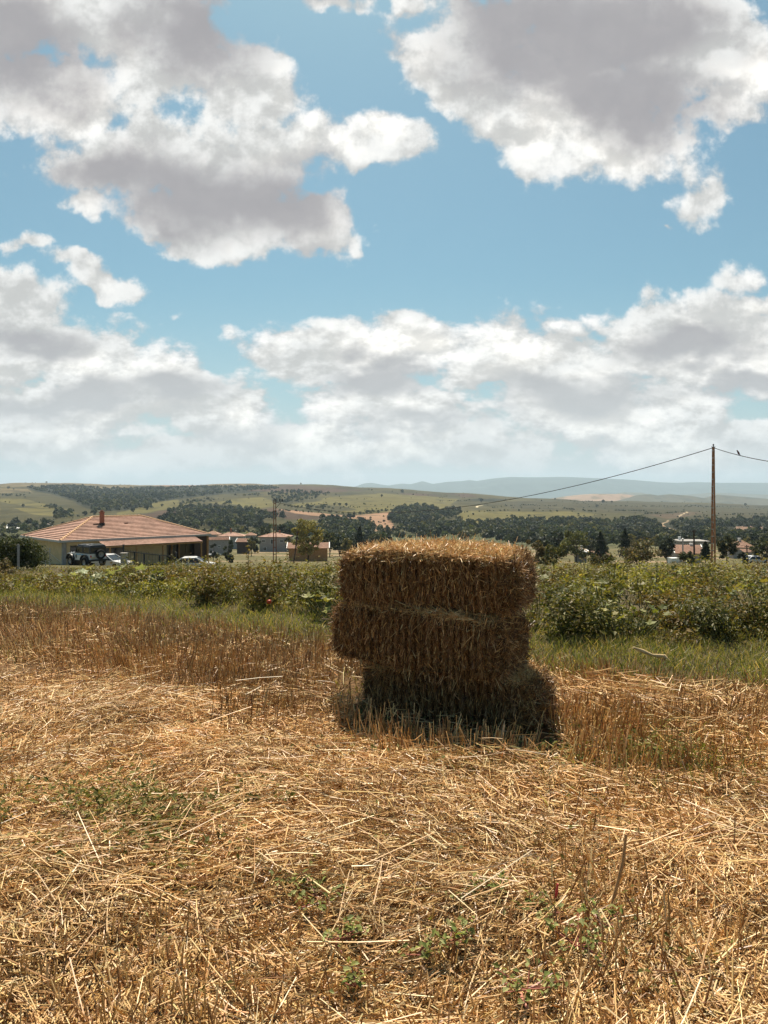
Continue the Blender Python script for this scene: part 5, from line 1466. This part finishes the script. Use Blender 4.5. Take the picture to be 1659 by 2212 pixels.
# trees around the village houses: kinds alike, scattered
spots = []
rng_v = np.random.default_rng(77)
for x0, x1, Y0, Y1, n in ((-20, 110, 130, 330, 16), (440, 830, 200, 340, 34), (1160, 1480, 170, 330, 16), (1480, 1680, 210, 330, 12)):
    for _ in range(n):
        px = rng_v.uniform(x0, x1); Y = rng_v.uniform(Y0, Y1)
        if any(abs(px - a) < w + 4 and Y < yy for a, w, yy in ((592, 36, 262), (495, 32, 300), (467, 26, 225), (522, 16, 240), (663, 46, 168), (1496, 34, 200), (1612, 28, 200), (1261, 18, 150))): continue
        spots.append((px, Y))
protos = {}
for i, (px, Y) in enumerate(spots):
    kind = ('dark', 'green', 'olive')[int(rng_v.choice(3, p=(.5, .35, .15)))]
    x = (px - CX) / FPX * Y; loc = (x, Y, gz(x, Y) - .1)
    s = rng_v.uniform(.75, 1.25)
    if kind not in protos:
        cols = {'dark': DKGREEN, 'green': GREEN, 'olive': OLIVE}[kind]
        txt = {'dark': 'dark green tree among the village trees below the hills', 'green': 'mid green leafy tree among the village trees', 'olive': 'olive-brown dry looking tree among the village trees'}[kind]
        t = make_tree('village_tree', loc, 2.5, 5.4, 'round', cols, 900, .62, txt, 'tree', 'trees around the village houses', .14, 300 + len(protos), 18)
        protos[kind] = t
    else:
        t = copy_tree(protos[kind]); t.location = loc
    t.rotation_euler = (0, 0, rng_v.random() * 6.28); t.scale = (s, s, s * rng_v.uniform(.85, 1.2))

# woods and hedges on the far slopes ------------------------------------------------
WOODS = [
    ([(58, 1054), (159, 1049), (212, 1057), (291, 1055), (370, 1053.5), (439, 1053), (532, 1050), (580, 1050), (606, 1057), (580, 1060), (490, 1065), (439, 1073), (384, 1078), (344, 1087), (278, 1100), (225, 1103), (185, 1098), (159, 1082), (119, 1069), (66, 1060)], 1500, 6.5),
    ([(580, 1065), (640, 1062), (712, 1068), (701, 1077), (648, 1084), (617, 1090), (593, 1088), (580, 1076)], 170, 6),
    ([(384, 1102), (410, 1097), (463, 1089), (503, 1090), (527, 1099), (580, 1113), (614, 1114), (617, 1122), (569, 1126), (532, 1138), (463, 1142), (370, 1142), (345, 1128), (362, 1108)], 480, 6),
    ([(693, 1123), (736, 1118), (775, 1122), (797, 1136), (816, 1152), (754, 1154), (693, 1150)], 170, 5.5),
    ([(837, 1125), (847, 1109), (874, 1096), (916, 1093), (937, 1098), (958, 1108), (969, 1101), (993, 1102), (994, 1114), (974, 1121), (958, 1124), (900, 1137), (874, 1143), (853, 1136)], 330, 6),
    ([(885, 1141), (953, 1132), (990, 1127), (1032, 1135), (1072, 1130), (1125, 1124), (1165, 1127), (1210, 1126), (1263, 1123), (1314, 1130), (1373, 1125), (1415, 1129), (1418, 1141), (1451, 1156), (1427, 1163), (1344, 1163), (1165, 1163), (1085, 1160), (953, 1160), (879, 1154)], 950, 5.5),
    ([(1448, 1136), (1471, 1126), (1492, 1129), (1549, 1126), (1593, 1118), (1611, 1126), (1653, 1120), (1680, 1122), (1690, 1140), (1626, 1144), (1590, 1138), (1570, 1150), (1522, 1159), (1492, 1159), (1463, 1147)], 330, 5),
    ([(1560, 1160), (1690, 1146), (1690, 1165), (1560, 1168)], 120, 5),
    ([(-20, 1136), (50, 1130), (120, 1134), (260, 1136), (440, 1142), (560, 1138), (690, 1142), (830, 1150), (900, 1150), (1100, 1158), (1300, 1161), (1460, 1163), (1560, 1162), (1680, 1163), (1680, 1172), (1100, 1170), (830, 1170), (440, 1166), (-20, 1160)], 480, 5.5),
    ([(1080, 1158), (1490, 1160), (1490, 1184), (1400, 1180), (1300, 1184), (1080, 1182)], 170, 5),
    ([(1530, 1164), (1680, 1164), (1680, 1184), (1640, 1178), (1530, 1184)], 80, 5),
    ([(640, 1146), (840, 1152), (840, 1180), (700, 1178), (640, 1164)], 70, 5),
    ([(0, 1070), (44, 1068), (60, 1072), (30, 1074), (0, 1074)], 14, 4),
    ([(88, 1093), (110, 1094), (128, 1100), (165, 1106), (160, 1109), (120, 1103), (100, 1098)], 28, 4.5),
    ([(120, 1112), (150, 1110), (155, 1122), (118, 1126)], 26, 6),
    ([(300, 1090), (330, 1092), (328, 1100), (300, 1100)], 18, 5.5),
    ([(196, 1098), (230, 1093), (272, 1094), (300, 1098), (280, 1104), (200, 1108)], 60, 5),
    ([(384, 1090), (420, 1080), (465, 1080), (460, 1086), (420, 1088), (395, 1094)], 30, 4.5),
    ([(500, 1071), (560, 1068), (560, 1070), (500, 1074)], 16, 4),
    ([(600, 1090), (640, 1096), (690, 1104), (760, 1112), (800, 1108), (858, 1101), (858, 1103), (800, 1111), (760, 1115), (690, 1107), (636, 1099)], 70, 3.5),
    ([(655, 1093), (700, 1096), (722, 1100), (700, 1102), (655, 1097)], 22, 4),
]
HEDGES = [
    ([(1325, 1094), (1470, 1095), (1545, 1096)], 70), ([(1326, 1104), (1392, 1105)], 34), ([(1390, 1111), (1440, 1110), (1480, 1106)], 36), ([(1480, 1092.5), (1560, 1095), (1659, 1097)], 60),
    ([(1210, 1100), (1290, 1107)], 24), ([(940, 1084), (1000, 1083), (1040, 1078)], 24), ([(1060, 1098), (1120, 1092), (1200, 1094)], 28), ([(1000, 1108), (1100, 1104), (1210, 1106)], 22),
    ([(1225, 1083), (1248, 1083.5)], 12), ([(1255, 1084), (1286, 1085)], 24), ([(1296, 1085), (1312, 1086)], 12), ([(700, 1110), (640, 1106), (600, 1104)], 20), ([(1500, 1119), (1580, 1113), (1659, 1112)], 40),
]
rw = np.random.default_rng(5)
nc = 260000
cand_Y = 250 * (2550 / 250) ** rw.random(nc); cand_px = rw.uniform(-30, 1700, nc)
cand_X = (cand_px - CX) / FPX * cand_Y; cand_Z = ground_z(cand_X, cand_Y); cand_py = HOR + (EYE - cand_Z) * FPX / cand_Y
wb = Batch()
def plant_wood(X, Y, Z, size):
    n = len(X); m_ = 34
    hh = size * rw.uniform(.65, 1.35, n); r = hh * rw.uniform(.36, .52, n)
    d = unit(rw.normal(size=(n, m_, 3))); d[..., 2] = np.abs(d[..., 2]) * 1.1 - .25
    rr = rw.uniform(.55, 1.05, (n, m_, 1))
    P = np.stack([X, Y, Z + hh * .5], 1)[:, None] + d * rr * np.stack([r, r, hh * .55], 1)[:, None]
    tone = rw.uniform(.62, 1.35, (n, 1, 1)) * rw.uniform(.75, 1.25, (n, m_, 1))
    base = np.array(DKGREEN + GREEN + YELGREEN[3:] + OLIVE[3:])[rw.choice(9, n, p=(.2, .17, .17, .12, .1, .1, .06, .04, .04))][:, None] * tone
    warm = (rw.random((n, 1, 1)) < .12) * np.array((.04, .03, .005))
    C = np.clip(base + warm, .006, .3)
    L = (r[:, None] * rw.uniform(.55, 1.0, (n, m_))).ravel()
    leaves(wb, P.reshape(-1, 3), (d + rw.normal(0, .35, d.shape)).reshape(-1, 3), L, L * .85, C.reshape(-1, 3), .2, rng=rw)
for poly, n, size in WOODS:
    k = np.nonzero(in_poly(cand_px, cand_py, poly))[0]
    if len(k) > n: k = k[rw.permutation(len(k))[:n]]
    plant_wood(cand_X[k], cand_Y[k], cand_Z[k], size)
grid_Y = np.geomspace(480, 2520, 900)
def locate(px, py):
    """where the line of sight through the photo position meets the hillside"""
    X = (px - CX) / FPX * grid_Y; y = HOR + (EYE - ground_z(X, grid_Y)) * FPX / grid_Y
    i = int(np.argmin(np.abs(y - py)))
    return X[i], grid_Y[i], float(ground_z(X[i:i + 1], grid_Y[i:i + 1])[0])
for line, n in HEDGES:
    pts = np.array(line, float); seg = np.concatenate([[0], np.cumsum(np.hypot(*np.diff(pts, axis=0).T))])
    t = np.sort(rw.random(n)) * seg[-1]
    q = np.array([locate(np.interp(a, seg, pts[:, 0]), np.interp(a, seg, pts[:, 1]) + rw.normal(0, .25)) for a in t])
    plant_wood(q[:, 0], q[:, 1], q[:, 2], 2.6)
# shrubs dotted over the meadows
k = np.nonzero((fbm(cand_X / 90, cand_Y / 140, 97, 3) > .60) & (cand_Y > 700))[0]
k = k[rw.permutation(len(k))[:420]]
plant_wood(cand_X[k], cand_Y[k], cand_Z[k], 2.4)
label(wb.build('woodland', M_TREE), kind='stuff')

# single trees standing in the far fields: (photo x, y of the foot, height in photo px)
A_ = [(380, 110, 18), (205, 111, 8), (70, 155, 22), (112, 162, 14), (243, 196, 14), (205, 228, 14), (190, 303, 28), (43, 266, 12), (78, 268, 10), (337, 296, 8), (1325, 300, 26), (1425, 284, 12), (1475, 298, 16), (1195, 330, 44), (1085, 345, 40), (1240, 400, 16), (1340, 428, 20), (765, 370, 50), (692, 375, 44)]
B_ = [(190, 142, 24), (378, 130, 10), (1005, 121, 18), (1225, 129, 8), (655, 214, 16), (1290, 206, 14), (1320, 220, 10), (1015, 307, 20), (1280, 293, 28), (1320, 293, 26), (1375, 296, 30), (1200, 292, 18), (1216, 292, 18), (1245, 350, 20), (1440, 352, 14), (635, 326, 18), (1560, 163, 8), (1585, 169, 12)]
C_ = [(112, 161, 8), (135, 168, 10), (215, 222, 26), (300, 180, 10), (380, 190, 34), (470, 207, 14), (552, 205, 10), (845, 212, 8), (1030, 264, 36), (690, 230, 10), (1205, 226, 10), (1228, 246, 12), (960, 370, 20), (1275, 393, 32), (1418, 383, 22), (1237, 382, 14), (1343, 388, 12), (908, 420, 24), (948, 415, 16), (1005, 432, 40), (1075, 428, 24), (1210, 418, 22), (1460, 380, 12), (1505, 321, 14), (1520, 256, 12), (1630, 245, 18)]
D_ = [(465, 240, 28), (420, 272, 22), (182, 282, 14), (238, 306, 12), (1497, 262, 24), (640, 240, 10), (525, 240, 18)]
lone = [(zx * .2645, 1014.8 + zy * .2645, h * .2645) for zx, zy, h in A_] + [(384 + zx * .2645, 1014.8 + zy * .2645, h * .2645) for zx, zy, h in B_] + \
       [(768 + zx * .2645, 1014.8 + zy * .2645, h * .2645) for zx, zy, h in C_] + [(1165 + zx * .2976, 1014.8 + zy * .2976, h * .2976) for zx, zy, h in D_]
lproto = None
for i, (px, py, hp) in enumerate(lone):
    X, Y, Z = locate(px, py)
    h = max(hp, 2.0) / FPX * Y
    if lproto is None:
        lproto = make_tree('lone_tree', (0, 0, 0), .46, 1.0, 'round', DKGREEN + GREEN[:1], 160, .26, 'small dark tree standing alone in the fields on the far hillside', 'tree', 'single trees on the far hillside', .10, 900, 9)
        t = lproto
    else:
        t = copy_tree(lproto)
    w = h * rw.uniform(.85, 1.25)
    t.location = (X, Y, Z - h * .04); t.scale = (w, w, h); t.rotation_euler = (0, 0, rw.random() * 6.28)

# ------------------------------------------------------------------ the air: haze over the valley and the far mountains
hb = Batch()
hb.box((0, 5200, 95), (26000, 11200*2-4000, 480))
haze = hb.build('haze', [])
haze.data.materials.clear()
m, T = new_mat('haze_air')
pv = T.n('ShaderNodeVolumePrincipled')
pv.inputs['Color'].default_value = (0.68, 0.86, 1.0, 1)
pv.inputs['Density'].default_value = 0.000085
pv.inputs['Anisotropy'].default_value = 0.2
out = T.n('ShaderNodeOutputMaterial')
T.t.links.new(pv.outputs[0], out.inputs['Volume'])
haze.data.materials.append(m)
label(haze, kind='stuff')
